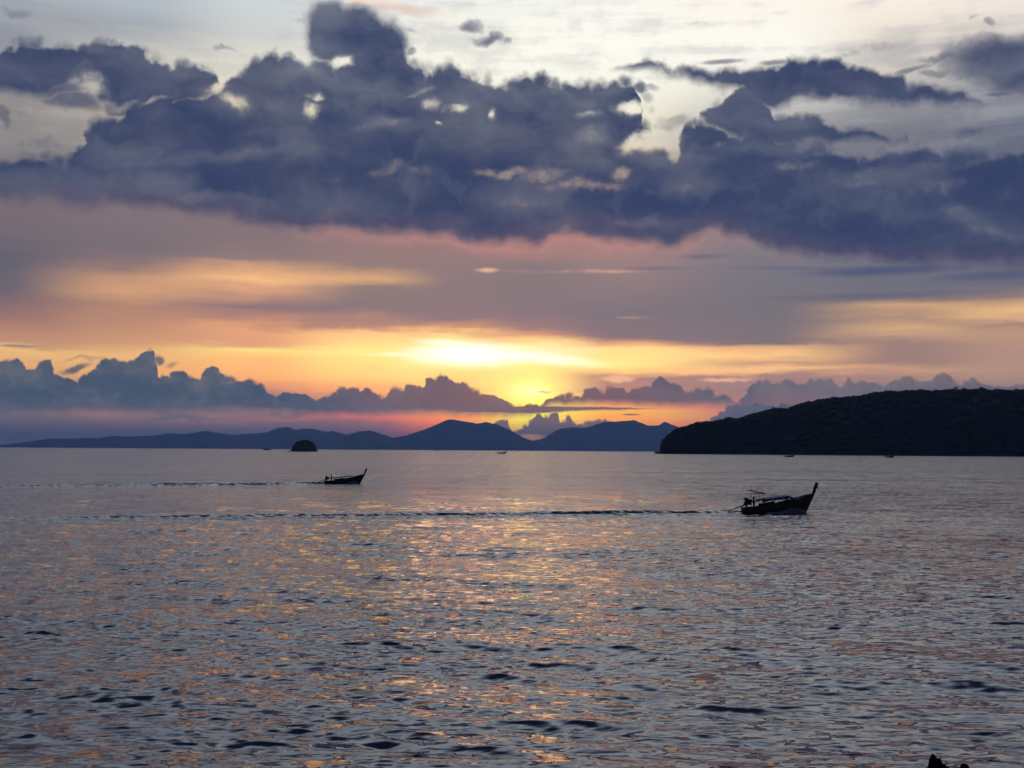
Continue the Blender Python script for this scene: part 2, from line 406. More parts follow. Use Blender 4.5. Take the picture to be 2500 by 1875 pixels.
def upper_deck(sky):
    # -- upper deck of dark cumulus
    d_top, d_bot = main_top - ew + bil_up, ew - main_bot
    c_main = d_top.step(-0.20, 0.42) * d_bot.step(-0.28, 0.55)
    # blue mass hanging at the far left, its neighbour, the leaning tower head, the long wedge and its prong
    c_b = union([strip(b1_top, b1_bot, ew, hi2=0.6) if reaches(-200, 300) else None, strip(b2_top, b2_bot, ew) if reaches(150, 610) else None,
                 strip(w_top - bil_up * 0.4, w_bot, ew, hi1=0.28) if reaches(1400, 2480) else None, strip(p_top, p_bot, ew) * 0.97 if reaches(1650, 2300) else None])
    head = union([spot(PW, 'PW', 805, 82, 64, 62, 1.0, 0, 0.75), spot(PW, 'PW', 878, 85, 72, 62, 1.0, 0, 0.75), spot(PW, 'PW', 925, 130, 66, 80, 1.0, 0, 0.7),
                  spot(PW, 'PW', 775, 92, 34, 30, 0.8, 0, 0.5)])
    puffs = union([spot(PW, 'PW', 1152, 58, 34, 20, 0.85), spot(PW, 'PW', 1192, 95, 44, 17, 0.9, 10), spot(PW, 'PW', 1235, 98, 20, 12, 0.6),
                   spot(PW, 'PW', 1000, 132, 24, 16, 0.75), spot(PW, 'PW', 735, 48, 30, 12, 0.35, 10), spot(PW, 'PW', 985, 76, 40, 9, 0.4),
                   spot(PW, 'PW', 2425, 48, 16, 13, 0.6), spot(PW, 'PW', 2385, 42, 14, 9, 0.45), spot(PW, 'PW', 545, 118, 46, 9, 0.45),
                   spot(PW, 'PW', 1700, 55, 34, 8, 0.30), spot(PW, 'PW', 30, 30, 50, 20, 0.4), spot(PW, 'PW', 1590, 213, 44, 12, 0.55, -10),
                   spot(PT, 'PT', 1760, 150, 60, 8, 0.8), spot(PT, 'PT', 1890, 153, 50, 9, 0.8), spot(PW, 'PW', 2310, 135, 60, 14, 0.75),
                   spot(PW, 'PW', 2290, 178, 60, 16, 0.55), spot(PT, 'PT', 2225, 172, 60, 9, 0.7, 10), spot(PW, 'PW', 2455, 155, 150, 62, 1.0, -10, 0.5),
                   spot(PW, 'PW', 2120, 120, 120, 14, 0.35), spot(PT, 'PT', 2440, 228, 40, 7, 0.6), spot(PW, 'PW', 1578, 245, 30, 24, 0.5), spot(PW, 'PW', 1570, 312, 26, 28, 0.95, 0, 0.3), spot(PW, 'PW', 1564, 218, 30, 20, 0.95, 0, 0.3), spot(PW, 'PW', 2375, 322, 42, 17, 0.5),
                   spot(PW, 'PW', 170, 246, 90, 24, 0.85, 0, 0.3), spot(PW, 'PW', 130, 212, 80, 26, 0.9, 0, 0.3), spot(PW, 'PW', 205, 178, 60, 34, 1.0, 0, 0.5), spot(PW, 'PW', 255, 222, 34, 34, 0.95, 0, 0.4), spot(PW, 'PW', 300, 262, 50, 20, 0.8, 0, 0.3), spot(PW, 'PW', 1900, 365, 190, 26, 0.8, 0, 0.2), spot(PW, 'PW', 45, 280, 40, 10, 0.3), spot(PW, 'PW', 5, 285, 22, 32, 0.6), spot(PW, 'PW', 110, 345, 90, 18, 0.35),
                   spot(PW, 'PW', 1640, 300, 80, 20, 0.5), spot(PW, 'PW', 1575, 265, 36, 10, 0.35), spot(PW, 'PW', 2450, 100, 90, 20, 0.35)])
    holes = union([spot(PW, 'PW', 222, 208, 30, 24, 0.85), spot(PW, 'PW', 180, 195, 26, 12, 0.5), spot(PW, 'PW', 300, 256, 46, 10, 0.6, 20), spot(PW, 'PW', 375, 247, 40, 7, 0.55, 20),
                   spot(PW, 'PW', 530, 214, 36, 14, 0.95, 20), spot(PW, 'PW', 570, 246, 46, 22, 0.85, -10), spot(PW, 'PW', 760, 272, 22, 26, 1.0), spot(PW, 'PW', 768, 234, 18, 12, 0.8),
                   spot(PW, 'PW', 832, 150, 28, 17, 1.0, 10, 0.3), spot(PW, 'PW', 1030, 222, 46, 8, 0.45, 20), spot(PW, 'PW', 1058, 252, 24, 18, 0.7),
                   spot(PW, 'PW', 1112, 265, 32, 10, 0.8), spot(PW, 'PW', 1072, 292, 12, 8, 0.8), spot(PW, 'PW', 1202, 280, 16, 15, 0.95), spot(PW, 'PW', 930, 305, 80, 14, 0.3, 10),
                   spot(PW, 'PW', 940, 408, 50, 20, 0.55, 20), spot(PW, 'PW', 1030, 415, 50, 15, 0.4, -10), spot(PW, 'PW', 1230, 422, 100, 14, 0.75), spot(PW, 'PW', 1320, 432, 70, 18, 0.75, 10),
                   spot(PW, 'PW', 1260, 490, 60, 22, 0.4), spot(PW, 'PW', 1440, 452, 130, 16, 0.7), spot(PW, 'PW', 1515, 427, 30, 16, 1.0), spot(PW, 'PW', 1435, 278, 32, 14, 0.55),
                   spot(PW, 'PW', 1580, 345, 70, 34, 1.0, 10, 0.5), spot(PW, 'PW', 1630, 335, 40, 34, 0.9), spot(PW, 'PW', 1535, 268, 44, 16, 1.0, 0, 0.3), spot(PW, 'PW', 1600, 300, 50, 16, 0.6), spot(PW, 'PW', 1440, 330, 46, 22, 0.35),
                   spot(PW, 'PW', 1940, 405, 80, 15, 0.55), spot(PW, 'PW', 1680, 460, 60, 16, 0.35), spot(PW, 'PW', 2090, 450, 70, 12, 0.5), spot(PW, 'PW', 2110, 425, 30, 26, 0.4),
                   spot(PW, 'PW', 2280, 455, 90, 26, 0.6), spot(PW, 'PW', 2350, 520, 60, 30, 0.6, -20), spot(PW, 'PW', 2420, 562, 70, 20, 0.6, -20), spot(PW, 'PW', 2270, 402, 50, 8, 0.4), spot(PW, 'PW', 2380, 398, 80, 14, 0.4, 10),
                   spot(PW, 'PW', 1560, 545, 90, 10, 0.35), spot(PW, 'PW', 1760, 350, 90, 10, 0.25, 10), spot(PW, 'PW', 2010, 375, 60, 14, 0.4, 10), spot(PW, 'PW', 380, 445, 90, 30, 0.22, 10), spot(PW, 'PW', 460, 475, 110, 18, 0.3),
                   spot(PW, 'PW', 820, 520, 60, 24, 0.4, 20), spot(PW, 'PW', 260, 415, 120, 14, 0.2, 10), spot(PW, 'PW', 600, 372, 70, 12, 0.2, 10)])
    holes = holes * (holes * 0.8 + fine * 1.9).step(0.95, 1.85, 0.22, 1.0)
    puffs = puffs * (puffs * 1.1 + fine).step(0.58, 1.0)
    a_up = (union([c_main, c_b, head, puffs * 0.95]) * (1.0 - holes) * mott.ramp(0.3, 0.8, 1.0, 0.88))._m('MULTIPLY', 0.985)
    deck = mixc(W, (mott + (fine - 0.5) * 0.25).step(0.42, 0.92), lin((52, 65, 100)), lin((82, 92, 115)))
    pale = union([spot(PW, 'PW', 180, 455, 230, 40, 0.45), spot(PW, 'PW', 520, 385, 230, 18, 0.55, 10), spot(PW, 'PW', 400, 450, 90, 40, 0.8), spot(PW, 'PW', 470, 480, 120, 22, 0.7),
                  spot(PW, 'PW', 1450, 325, 60, 40, 0.7), spot(PW, 'PW', 940, 305, 110, 22, 0.6), spot(PW, 'PW', 820, 500, 160, 40, 0.5), spot(PW, 'PW', 1260, 480, 130, 40, 0.6),
                  spot(PW, 'PW', 1680, 450, 90, 40, 0.5), spot(PW, 'PW', 1930, 360, 200, 24, 0.6), spot(PW, 'PW', 2150, 430, 160, 30, 0.6), spot(PW, 'PW', 2380, 540, 120, 40, 0.6, -20),
                  spot(PW, 'PW', 560, 250, 80, 40, 0.6), spot(PW, 'PW', 235, 115, 40, 20, 0.5), spot(PW, 'PW', 1600, 545, 120, 18, 0.5), spot(PW, 'PW', 700, 260, 60, 30, 0.5)])
    dense = union([spot(PW, 'PW', 420, 335, 190, 44, 0.9), spot(PW, 'PW', 640, 430, 170, 50, 0.9), spot(PW, 'PW', 90, 165, 90, 60, 0.9), spot(PW, 'PW', 360, 195, 120, 44, 0.9), spot(PW, 'PW', 660, 190, 90, 44, 0.9),
                   spot(PW, 'PW', 1280, 340, 200, 80, 0.8), spot(PW, 'PW', 1150, 560, 200, 30, 0.7), spot(PW, 'PW', 2350, 480, 190, 60, 0.9), spot(PW, 'PW', 2100, 575, 330, 60, 0.9), spot(PW, 'PW', 1780, 520, 200, 50, 0.7),
                   spot(PW, 'PW', 2050, 205, 240, 46, 0.9), spot(PW, 'PW', 1830, 290, 130, 60, 1.0), spot(PW, 'PW', 860, 340, 160, 60, 0.7), spot(PW, 'PW', 900, 110, 80, 70, 0.7)])
    fold = (bil_up * 1.6 + (fine - 0.5) * 0.5).step(0.02, -0.40) * 0.25
    deck = mixc(W, fold, deck, lin((92, 100, 122)))
    deck = mixc(W, pale, deck, lin((96, 102, 122)))
    deck = mixc(W, dense * 0.75, deck, lin((50, 62, 100)))
    veil_g = union([spot(PT, 'PT', 2340, 130, 300, 70, 0.55, 0, 0.0), spot(PT, 'PT', 2080, 112, 120, 16, 0.45, 0, 0.0), spot(PT, 'PT', 150, 60, 330, 50, 0.35, 0, 0.0), spot(PT, 'PT', 2250, 300, 260, 60, 0.4, 0, 0.0)])
    thin = (streak * 1.6 + mott + (fine - 0.5) * 0.4).step(0.40, 0.85) * el.step(12.5, 16.5) * 0.42
    sky = mixc(W, thin, sky, lin((186, 186, 188)))
    sky = mixc(W, veil_g * (mott + streak).step(0.25, 0.65), sky, lin((140, 142, 154)))
    deck = mixc(W, d_bot.step(1.5, 0.0) * 0.45, deck, lin((98, 86, 108)))
    pink_az = union([spot(P, 'P', 1250, 590, 620, 140, 0.5, 0, 0.2)])
    rim = d_bot.step(-0.62, -0.1) * d_bot.step(0.5, 0.0)
    sky = mixc(W, rim * pink_az * mott.step(0.38, 0.55), sky, lin((200, 140, 132)))
    sky = mixc(W, a_up, sky, deck)
    low_st = union([spot(PT, 'PT', 2150, 662, 200, 13, 0.8), spot(PT, 'PT', 2440, 672, 160, 12, 0.6)])
    sky = mixc(W, low_st, sky, lin((74, 82, 116)))

    return sky


def low_bank(sky):
    # -- low bank of cumulus along the horizon
    lb = (lb_top - eb + bil_low).step(-0.04, 0.15) * (eb - lb_bot).step(-0.34, 0.26) * azm.step(azel(1780, 950)[0], azel(1900, 950)[0], 1.0, 0.66)
    fl = (flat_top - el - (eb - el) * 0.3).step(-0.02, 0.08) * (el + (eb - el) * 0.3 - flat_bot).step(-0.02, 0.10)
    small = (small_top - eb + bil_low).step(-0.04, 0.12) * (1.0 - union([spot(P, 'P', 1296, 1068, 40, 9, 0.85, 0, 0.3)]))
    lwisp = union([spot(PB, 'PB', 185, 900, 36, 9, 0.9, 20, 0.4), spot(PB, 'PB', 418, 890, 20, 7, 0.5, 20), 
                   spot(PW, 'PW', 215, 878, 60, 5, 0.35, 10), spot(PB, 'PB', 388, 880, 12, 14, 0.9, 0, 0.4), spot(P, 'P', 1540, 1012, 24, 2.2, 0.9, 0, 0.5), spot(PB, 'PB', 1330, 957, 22, 3, 0.6)])
    a_low = union([lb, fl, small, lwisp])
    warm = union([spot(P, 'P', 1290, 985, 500, 140, 1.0, 0, 0.0)])
    bank = mixc(W, (mott + (fine - 0.5) * 0.5 - bil_low * 1.0).step(0.3, 0.85), lin((70, 86, 107)), lin((90, 100, 117)))
    bank = mixc(W, warm, bank, lin((132, 98, 102)))
    bank = mixc(W, eb.step(2.6, 1.6) * 0.45, bank, lin((98, 94, 116)))
    under = union([spot(PT, 'PT', 230, 1046, 420, 26, 0.7), spot(PT, 'PT', 720, 1052, 300, 20, 0.6), spot(PW, 'PW', 420, 1024, 110, 10, 0.8), spot(PW, 'PW', 130, 1030, 120, 12, 0.4), spot(PW, 'PW', 760, 1040, 260, 14, 0.35), spot(PW, 'PW', 700, 1014, 60, 7, 0.6), spot(PW, 'PW', 30, 1040, 80, 16, 0.3)])
    sky = mixc(W, under, sky, lin((108, 99, 120)))
    sky = mixc(W, a_low * mott.ramp(0.2, 0.8, 1.0, 0.94), sky, bank)

    return sky


# -- overhead, out of the picture, the deck thins into the dusk blue of the clear sky
st = W.nodes.new('ShaderNodeTexSky')
st.sky_type = 'NISHITA'
st.sun_disc = False
st.sun_elevation = math.radians(SUN_EL)
st.sun_rotation = math.radians(SUN_AZ)
st.air_density, st.dust_density, st.ozone_density = 1.0, 1.6, 2.0
clear = vmath(W, 'SCALE', st.outputs[0])
clear.node.inputs['Scale'].default_value = 0.15
veil = mixc(W, toward.step(0.40, 0.90), (0.035, 0.045, 0.09), (1.26, 1.42, 1.68))
veil = mixc(W, el.step(40, 72) * 0.85, veil, (0.055, 0.07, 0.16))
veil = mixc(W, 0.3, veil, clear)


def behind_haze(c):
    """The sky as it stands behind the sea haze: what the haze takes is there, what it adds is not."""
    tau = (dz.max(0.026).pow(-1.0) * HAZE_TAU).min(1.2)
    keep = (tau * -1.0)._m('EXPONENT')
    add = vmath(W, 'SCALE', (0.038, 0.052, 0.125))
    put(W, add.node.inputs['Scale'], 1.0 - keep)
    d = vmath(W, 'MAXIMUM', vmath(W, 'SUBTRACT', c, add), (0.004, 0.004, 0.006))
    r = vmath(W, 'SCALE', d)
    put(W, r.node.inputs['Scale'], tau._m('EXPONENT'))
    return r


def leaf(build, x0, x1, y0, y1, over=False):
    """One window of the sky; only the cloud patches that reach it are written into it."""
    global ZONE, W
    ZONE = (x0, x1, y0, y1)
    W = bpy.data.node_groups.new('sky_window', 'ShaderNodeTree')
    SKY_TREES.add(W.as_pointer())
    FEEDS[W.name] = {}
    W.nodes.new('NodeGroupInput')
    c = build(bgs)
    if over:
        c = mixc(W, el.step(19.0, 36.0), c, veil)
    c = behind_haze(c)
    W.interface.new_socket("Color", in_out='OUTPUT', socket_type='NodeSocketColor')
    W.links.new(c, W.nodes.new('NodeGroupOutput').inputs[0])
    g, W = W, WORLD_TREE
    gn = W.nodes.new('ShaderNodeGroup')
    gn.node_tree = g
    for i, sock in FEEDS[g.name].values():
        W.links.new(sock, gn.inputs[i])
    n = W.nodes.new('ShaderNodeBackground')
    W.links.new(gn.outputs[0], n.inputs[0])
    ZONE = None
    return n.outputs[0]


def pick(x, limit, below, above):
    n = W.nodes.new('ShaderNodeMixShader')
    put(W, n.inputs[0], x._m('GREATER_THAN', limit))
    W.links.new(below, n.inputs[1])
    W.links.new(above, n.inputs[2])
    return n.outputs[0]


EL_SPLIT = azel(1250, 806)[1]
low_z = pick(azm, azel(1120, 900)[0], leaf(lambda c: low_bank(wisps(c)), -200, 1120, 780, 1120), leaf(lambda c: low_bank(wisps(c)), 1120, 2700, 780, 1120))
xs = [-200, 520, 1080, 1640, 2080, 2700]
up_z = None
for i in range(5):
    z = leaf(lambda c: upper_deck(wisps(c)), xs[i], xs[i + 1], -300, 830, True)
    up_z = z if up_z is None else pick(azm, azel(xs[i], 300)[0], up_z, z)
ZONE = None
hi = W.nodes.new('ShaderNodeBackground')
put(W, hi.inputs[0], mixc(W, el.step(19.0, 36.0), bgs, veil))
final = pick(el, 24.5, pick(el, EL_SPLIT, low_z, up_z), hi.outputs[0])
wo = W.nodes.new('ShaderNodeOutputWorld')
W.links.new(final, wo.inputs[0])
world.cycles.sampling_method = 'MANUAL'
world.cycles.sample_map_resolution = 512

sun_data = bpy.data.lights.new("sun", 'SUN')
sun_data.energy = 0.024
sun_data.angle = math.radians(11)
sun_data.color = (1.0, 0.40, 0.19)
sun = bpy.data.objects.new("sun", sun_data)
sun.rotation_euler = sd.to_track_quat('Z', 'Y').to_euler()
sun.location = (0, 0, 500)
COL.objects.link(sun)

# ------------------------------------------------------------------ helpers
rng = np.random.default_rng(7)
random.seed(7)


def material(name, color, rough=0.7, vary=0.25, scale=4.0, metallic=0.0, spec=0.3):
    m = bpy.data.materials.new(name)
    m.use_nodes = True
    nt = m.node_tree
    b = nt.nodes['Principled BSDF']
    o = nt.nodes.new('ShaderNodeTexCoord').outputs['Object']
    n = noise_tex(nt, o, scale, 4.0, 0.6, '3D')
    dark = tuple(c * (1 - vary) for c in color)
    light = tuple(min(1, c * (1 + vary)) for c in color)
    put(nt, b.inputs['Base Color'], mixc(nt, Ex(nt, n.outputs['Fac']).ramp(0.3, 0.7), dark, light))
    b.inputs['Roughness'].default_value = rough
    b.inputs['Metallic'].default_value = metallic
    b.inputs['Specular IOR Level'].default_value = spec
    return m


def new_obj(name, verts, faces, mat, parent=None, smooth=False, label=None, category=None, group=None, kind=None):
    me = bpy.data.meshes.new(name)
    me.from_pydata([tuple(v) for v in verts], [], [tuple(f) for f in faces])
    me.materials.append(mat)
    if smooth:
        me.polygons.foreach_set('use_smooth', [True] * len(me.polygons))
    me.update()
    o = bpy.data.objects.new(name, me)
    COL.objects.link(o)
    o.parent = parent
    tag(o, label, category, group, kind)
    return o


def tag(o, label=None, category=None, group=None, kind=None):
    if label: o['label'] = label
    if category: o['category'] = category
    if group: o['group'] = group
    if kind: o['kind'] = kind
    return o


def empty(name, loc=(0, 0, 0), rz=0.0):
    o = bpy.data.objects.new(name, None)
    o.empty_display_size = 0.3
    o.location = loc
    o.rotation_euler = (0, 0, rz)
    COL.objects.link(o)
    return o


def grid_mesh(name, X, Y, Z, mat, smooth=True):
    """A sheet from 2-D arrays of coordinates (fast path for big meshes)."""
    r, c = X.shape
    co = np.stack([X, Y, Z], -1).reshape(-1, 3).astype(np.float32)
    i = np.arange(r * c).reshape(r, c)
    q = np.stack([i[:-1, :-1], i[:-1, 1:], i[1:, 1:], i[1:, :-1]], -1).reshape(-1, 4)
    return raw_mesh(name, co, q, mat, smooth)


def raw_mesh(name, co, q, mat, smooth=True):
    k = q.shape[1]
    me = bpy.data.meshes.new(name)
    me.vertices.add(len(co))
    me.vertices.foreach_set('co', np.ascontiguousarray(co, np.float32).ravel())
    me.loops.add(q.size)
    me.loops.foreach_set('vertex_index', np.ascontiguousarray(q, np.int32).ravel())
    me.polygons.add(len(q))
    me.polygons.foreach_set('loop_start', np.arange(0, q.size, k, dtype=np.int32))
    me.polygons.foreach_set('loop_total', np.full(len(q), k, np.int32))
    me.polygons.foreach_set('use_smooth', np.full(len(q), smooth))
    me.materials.append(mat)
    me.update(calc_edges=True)
    me.validate()
    o = bpy.data.objects.new(name, me)
    COL.objects.link(o)
    return o


def vnoise(x, y, seed=0, octaves=4, rough=0.5):
    """Value noise for terrain (numpy)."""
    out = np.zeros_like(x, dtype=float)
    amp, tot = 1.0, 0.0
    for o in range(octaves):
        g = np.random.default_rng(seed + o * 17).random((257, 257))
        xi, yi = np.floor(x).astype(int), np.floor(y).astype(int)
        fx, fy = x - xi, y - yi
        fx, fy = fx * fx * (3 - 2 * fx), fy * fy * (3 - 2 * fy)
        a, b = g[yi % 256, xi % 256], g[yi % 256, (xi + 1) % 256]
        c, d = g[(yi + 1) % 256, xi % 256], g[(yi + 1) % 256, (xi + 1) % 256]
        out += amp * ((a * (1 - fx) + b * fx) * (1 - fy) + (c * (1 - fx) + d * fx) * fy - 0.5)
        tot += amp
        amp *= rough
        x, y = x * 2.03, y * 2.03
    return out / tot


# ------------------------------------------------------------------ the two boats' places (their wakes shape the sea)
BOAT_A = on_water(1815, 1254)          # stern of the near boat
BOAT_A.z = 0
HEAD_A = math.radians(14)
BOAT_B = on_water(792, 1182)
HEAD_B = math.radians(22)

# ------------------------------------------------------------------ sea
sea_mat = bpy.data.materials.new("sea_water")
sea_mat.use_nodes = True
M = sea_mat.node_tree
pb = M.nodes['Principled BSDF']
pb.inputs['Base Color'].default_value = (0.007, 0.014, 0.055, 1)
pb.inputs['Roughness'].default_value = 0.06
pb.inputs['IOR'].default_value = 1.65
geo = M.nodes.new('ShaderNodeNewGeometry')
pos = vmath(M, 'MULTIPLY', geo.outputs['Position'], (0.30, 1.0, 0.0))
rip1 = noise_tex(M, pos, 3.0, 2.0, 0.6)
rip2 = noise_tex(M, vmath(M, 'MULTIPLY', geo.outputs['Position'], (0.3, 1.0, 0.0)), 0.5, 3.0, 0.62)
far_d = Ex(M, vmath(M, 'LENGTH', geo.outputs['Position']))
far_k = far_d.ramp(45, 300, 0.12, 1.0)                 # chop too small for the sheet to carry out there
gust = noise_tex(M, vmath(M, 'MULTIPLY', geo.outputs['Position'], (0.012, 0.035, 0.0)), 1.0, 3.0, 0.55)
g_amp = Ex(M, gust.outputs['Fac']).ramp(0.32, 0.68, 0.6, 1.3)
r1 = vmath(M, 'MULTIPLY', vmath(M, 'SUBTRACT', rip1.outputs['Color'], (0.5, 0.5, 0.5)), (0.80, 1.35, 0.0))
r2 = vmath(M, 'SCALE', vmath(M, 'MULTIPLY', vmath(M, 'SUBTRACT', rip2.outputs['Color'], (0.5, 0.5, 0.5)), (0.6, 1.25, 0.0)))
put(M, r2.node.inputs['Scale'], far_k)
cat = noise_tex(M, vmath(M, 'MULTIPLY', geo.outputs['Position'], (0.022, 0.07, 0.0)), 1.0, 6.0, 0.68)   # cat's paws drawn out across the view
r3 = vmath(M, 'SCALE', vmath(M, 'MULTIPLY', vmath(M, 'SUBTRACT', cat.outputs['Color'], (0.5, 0.5, 0.5)), (0.12, 0.42, 0.0)))
put(M, r3.node.inputs['Scale'], far_k)
rs = vmath(M, 'SCALE', vmath(M, 'ADD', vmath(M, 'ADD', r1, r2), r3))
put(M, rs.node.inputs['Scale'], g_amp)
# tilt added to far normals so the water mirrors higher, brighter sky
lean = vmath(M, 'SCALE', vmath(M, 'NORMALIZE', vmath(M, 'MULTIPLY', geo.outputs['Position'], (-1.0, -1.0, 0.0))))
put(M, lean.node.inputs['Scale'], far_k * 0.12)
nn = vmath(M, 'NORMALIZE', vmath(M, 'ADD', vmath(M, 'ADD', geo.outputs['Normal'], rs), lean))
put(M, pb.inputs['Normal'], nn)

AZW = math.radians(29)


def row_radii():
    r, out = 21.0, []
    while r < 640:
        out.append(r)
        d = max(0.055, 0.42 * r * r / (CAM_H * 1188))
        if 124 < r < 153: d = min(d, 0.20)
        if 240 < r < 266: d = min(d, 0.30)
        if 372 < r < 398: d = min(d, 1.2)
        r += d
    while r < 95000:
        out.append(r)
        r *= 1.085
    out.append(95000.0)
    return np.array(out)


RR = row_radii()
TH = np.linspace(-AZW, AZW, 860)
R2, T2 = np.meshgrid(RR, TH, indexing='ij')
X0, Y0 = R2 * np.sin(T2), R2 * np.cos(T2)
dR = np.maximum(0.055, 0.42 * RR * RR / (CAM_H * 1188))[:, None]
Zs = np.zeros_like(X0)
DX = np.zeros_like(X0)
DY = np.zeros_like(X0)
NW = 96
lam = 0.40 * (6.0 / 0.40) ** (np.arange(NW) / (NW - 1))
lam *= 1 + 0.1 * (rng.random(NW) - 0.5)
main_dir = math.radians(-104)                    # the waves run in towards the camera, a little from the right
xf, yf = X0.astype(np.float32), Y0.astype(np.float32)
near = R2[:, 0] < 640
nr = int(near.sum())
gustf = (0.85 + 1.0 * vnoise(X0[:nr] / 24 + 40, Y0[:nr] / 13 + 9, 3, 3) + 1.5 * vnoise(X0[:nr] / 6.5 + 70, Y0[:nr] / 3.2 + 90, 13, 2)).clip(0.25, 1.9)
for i in range(NW):
    L = lam[i]
    k = 2 * math.pi / L
    th = main_dir + rng.normal(0, 0.20 if L > 1.2 else 0.34)
    slope = 0.0210 * (1.2 if L < 1.5 else 1.0) * (1.0 if L < 2.5 else 0.62)
    a = slope / k
    ph = rng.random() * 6.283
    cx, cy = math.cos(th), math.sin(th)
    # leave out what the sheet is too coarse to carry
    res = np.clip((L / (np.maximum(dR[:nr], R2[:nr] * 0.0012) * max(abs(cy), 0.3)) - 1.8) / 2.2, 0, 1)
    arg = (k * (cx * xf[:nr] + cy * yf[:nr]) + ph).astype(np.float32)
    A = a * res * gustf
    s_, c_ = np.sin(arg), np.cos(arg)
    Zs[:nr] += A * c_
    DX[:nr] -= 0.6 * A * cx * s_
    DY[:nr] -= 0.6 * A * cy * s_


def wake(p0, heading, length, amp, width, off=0.0, decay=60.0, start=0.0, seed=1, wob=0.35):
    """A low ridge left in the water behind a boat."""
    ux, uy = math.cos(heading), math.sin(heading)
    s = -((X0 - p0[0]) * ux + (Y0 - p0[1]) * uy)
    n = (X0 - p0[0]) * -uy + (Y0 - p0[1]) * ux
    w = wob * np.sin(s / 5.1 + seed) + wob * 0.6 * np.sin(s / 2.3 + seed * 2.2)
    prof = np.exp(-((n - off - w) / width) ** 2)
    env = np.where((s > start) & (s < length), np.exp(-s / decay) * np.clip((s - start) / 2.0, 0, 1) * np.clip((length - s) / 10, 0, 1), 0)
    brk = 0.95 + 0.5 * vnoise(s / 8.0 + 60, n / 6 + 60, seed, 2)
    return amp * prof * env * brk


for p0, hd in ((BOAT_A, HEAD_A), (BOAT_B, HEAD_B)):           # the passing hull irons out the chop
    s_ = -((X0 - p0[0]) * math.cos(hd) + (Y0 - p0[1]) * math.sin(hd))
    n_ = (X0 - p0[0]) * -math.sin(hd) + (Y0 - p0[1]) * math.cos(hd)
    Zs *= 1 - 0.75 * np.exp(-(n_ / 2.2) ** 2) * np.clip(s_ / 3, 0, 1) * np.clip((130 - s_) / 40, 0, 1)
Zs += wake(BOAT_A, HEAD_A, 130, 0.60, 0.66, 0.0, 110, -2.5, 1)
Zs += wake(BOAT_A, HEAD_A, 130, 0.26, 0.5, -2.4, 80, 8, 4, 0.6)
Zs += wake(BOAT_B, HEAD_B, 110, 0.56, 0.8, 0.0, 80, -2.5, 2)
Zs += wake(BOAT_B, HEAD_B, 110, 0.5, 0.6, -4.0, 90, 10, 5, 0.7)
pr = on_water(2700, 1164)
Zs += wake((pr.x, pr.y), 0.0, 75, 0.6, 1.6, 0.0, 60, 0, 3)
fade = np.clip((R2 - 21.5) / 2, 0, 1) * np.clip((AZW - np.abs(T2)) / 0.03, 0, 1)
Zs *= fade
X1, Y1 = X0 + DX * fade, Y0 + DY * fade
Xr, Yr, Zr = X1, Y1, Zs
nr_, nc_ = Xr.shape
idx = np.arange(nr_ * nc_).reshape(nr_, nc_)
co_all = [np.stack([Xr, Yr, Zr], -1).reshape(-1, 3)]
q_all = [np.stack([idx[:-1, :-1], idx[1:, :-1], idx[1:, 1:], idx[:-1, 1:]], -1).reshape(-1, 4)]


def flat_sector(t0, t1, nt_, radii, base):
    """Still water outside the detailed part, so that the sea has no edge anywhere."""
    Rm, Tm = np.meshgrid(np.array(radii), np.linspace(t0, t1, nt_), indexing='ij')
    co_all.append(np.stack([Rm * np.sin(Tm), Rm * np.cos(Tm), 0 * Rm], -1).reshape(-1, 3))
    k = base + np.arange(Rm.size).reshape(Rm.shape)
    q_all.append(np.stack([k[:-1, :-1], k[1:, :-1], k[1:, 1:], k[:-1, 1:]], -1).reshape(-1, 4))
    return base + Rm.size


b_ = flat_sector(AZW, 2 * math.pi - AZW, 80, [0.5, 6, 21.0, 80, 300.0, 1500, 6000.0, 25000, RR[-1]], idx.size)
flat_sector(-AZW, AZW, 40, [0.5, 6, 21.0], b_)
sea = raw_mesh("sea", np.concatenate(co_all), np.concatenate(q_all), sea_mat)
tag(sea, "rippled grey blue sea reflecting the sunset sky", kind="structure")

# ------------------------------------------------------------------ far land
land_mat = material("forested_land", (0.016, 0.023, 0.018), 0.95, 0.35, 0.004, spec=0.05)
rock_mat = material("dark_rock", (0.10, 0.09, 0.08), 0.9, 0.4, 0.15, spec=0.1)
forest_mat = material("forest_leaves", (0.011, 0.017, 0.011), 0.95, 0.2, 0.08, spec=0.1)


def hill_range(name, pts, dist, depth, label, seed, na=240, nd=26, rough=0.10):
    """A ridge whose crest follows outline points, with slopes running down to the water on both sides."""
    q = [(math.radians(azel(x, y)[0]), math.tan(math.radians(azel(x, y)[1])) * dist + CAM_H) for x, y in pts]
    aa = np.linspace(q[0][0], q[-1][0], na)
    hh = np.interp(aa, [a for a, _ in q], [h for _, h in q])
    ss = np.linspace(-1, 1, nd)
    A, S = np.meshgrid(aa, ss, indexing='ij')
    H = np.repeat(hh[:, None], nd, 1)
    R = dist + S * depth * (0.35 + 0.65 * np.minimum(1, H / max(hh.max() * 0.6, 1)))
    prof = np.cos(S * math.pi / 2) ** 0.9
    n = vnoise(A * dist / (depth * 0.35) + 50, S * 3 + 20, seed, 4, 0.55)
    Z = H * prof * (1 + 0.55 * n * np.abs(S) ** 0.6) + H * rough * 0.3 * vnoise(A * dist / (depth * 0.05) + 9, S * 9 + 7, seed + 3, 2)
    Z[:, 0] = -3
    Z[:, -1] = -3
    Z[0, :] = np.minimum(Z[0, :], -3) if q[0][1] < 60 else Z[0, :]
    o = grid_mesh(name, R * np.sin(A), R * np.cos(A), Z, land_mat)
    tag(o, label, kind="structure")
    return o


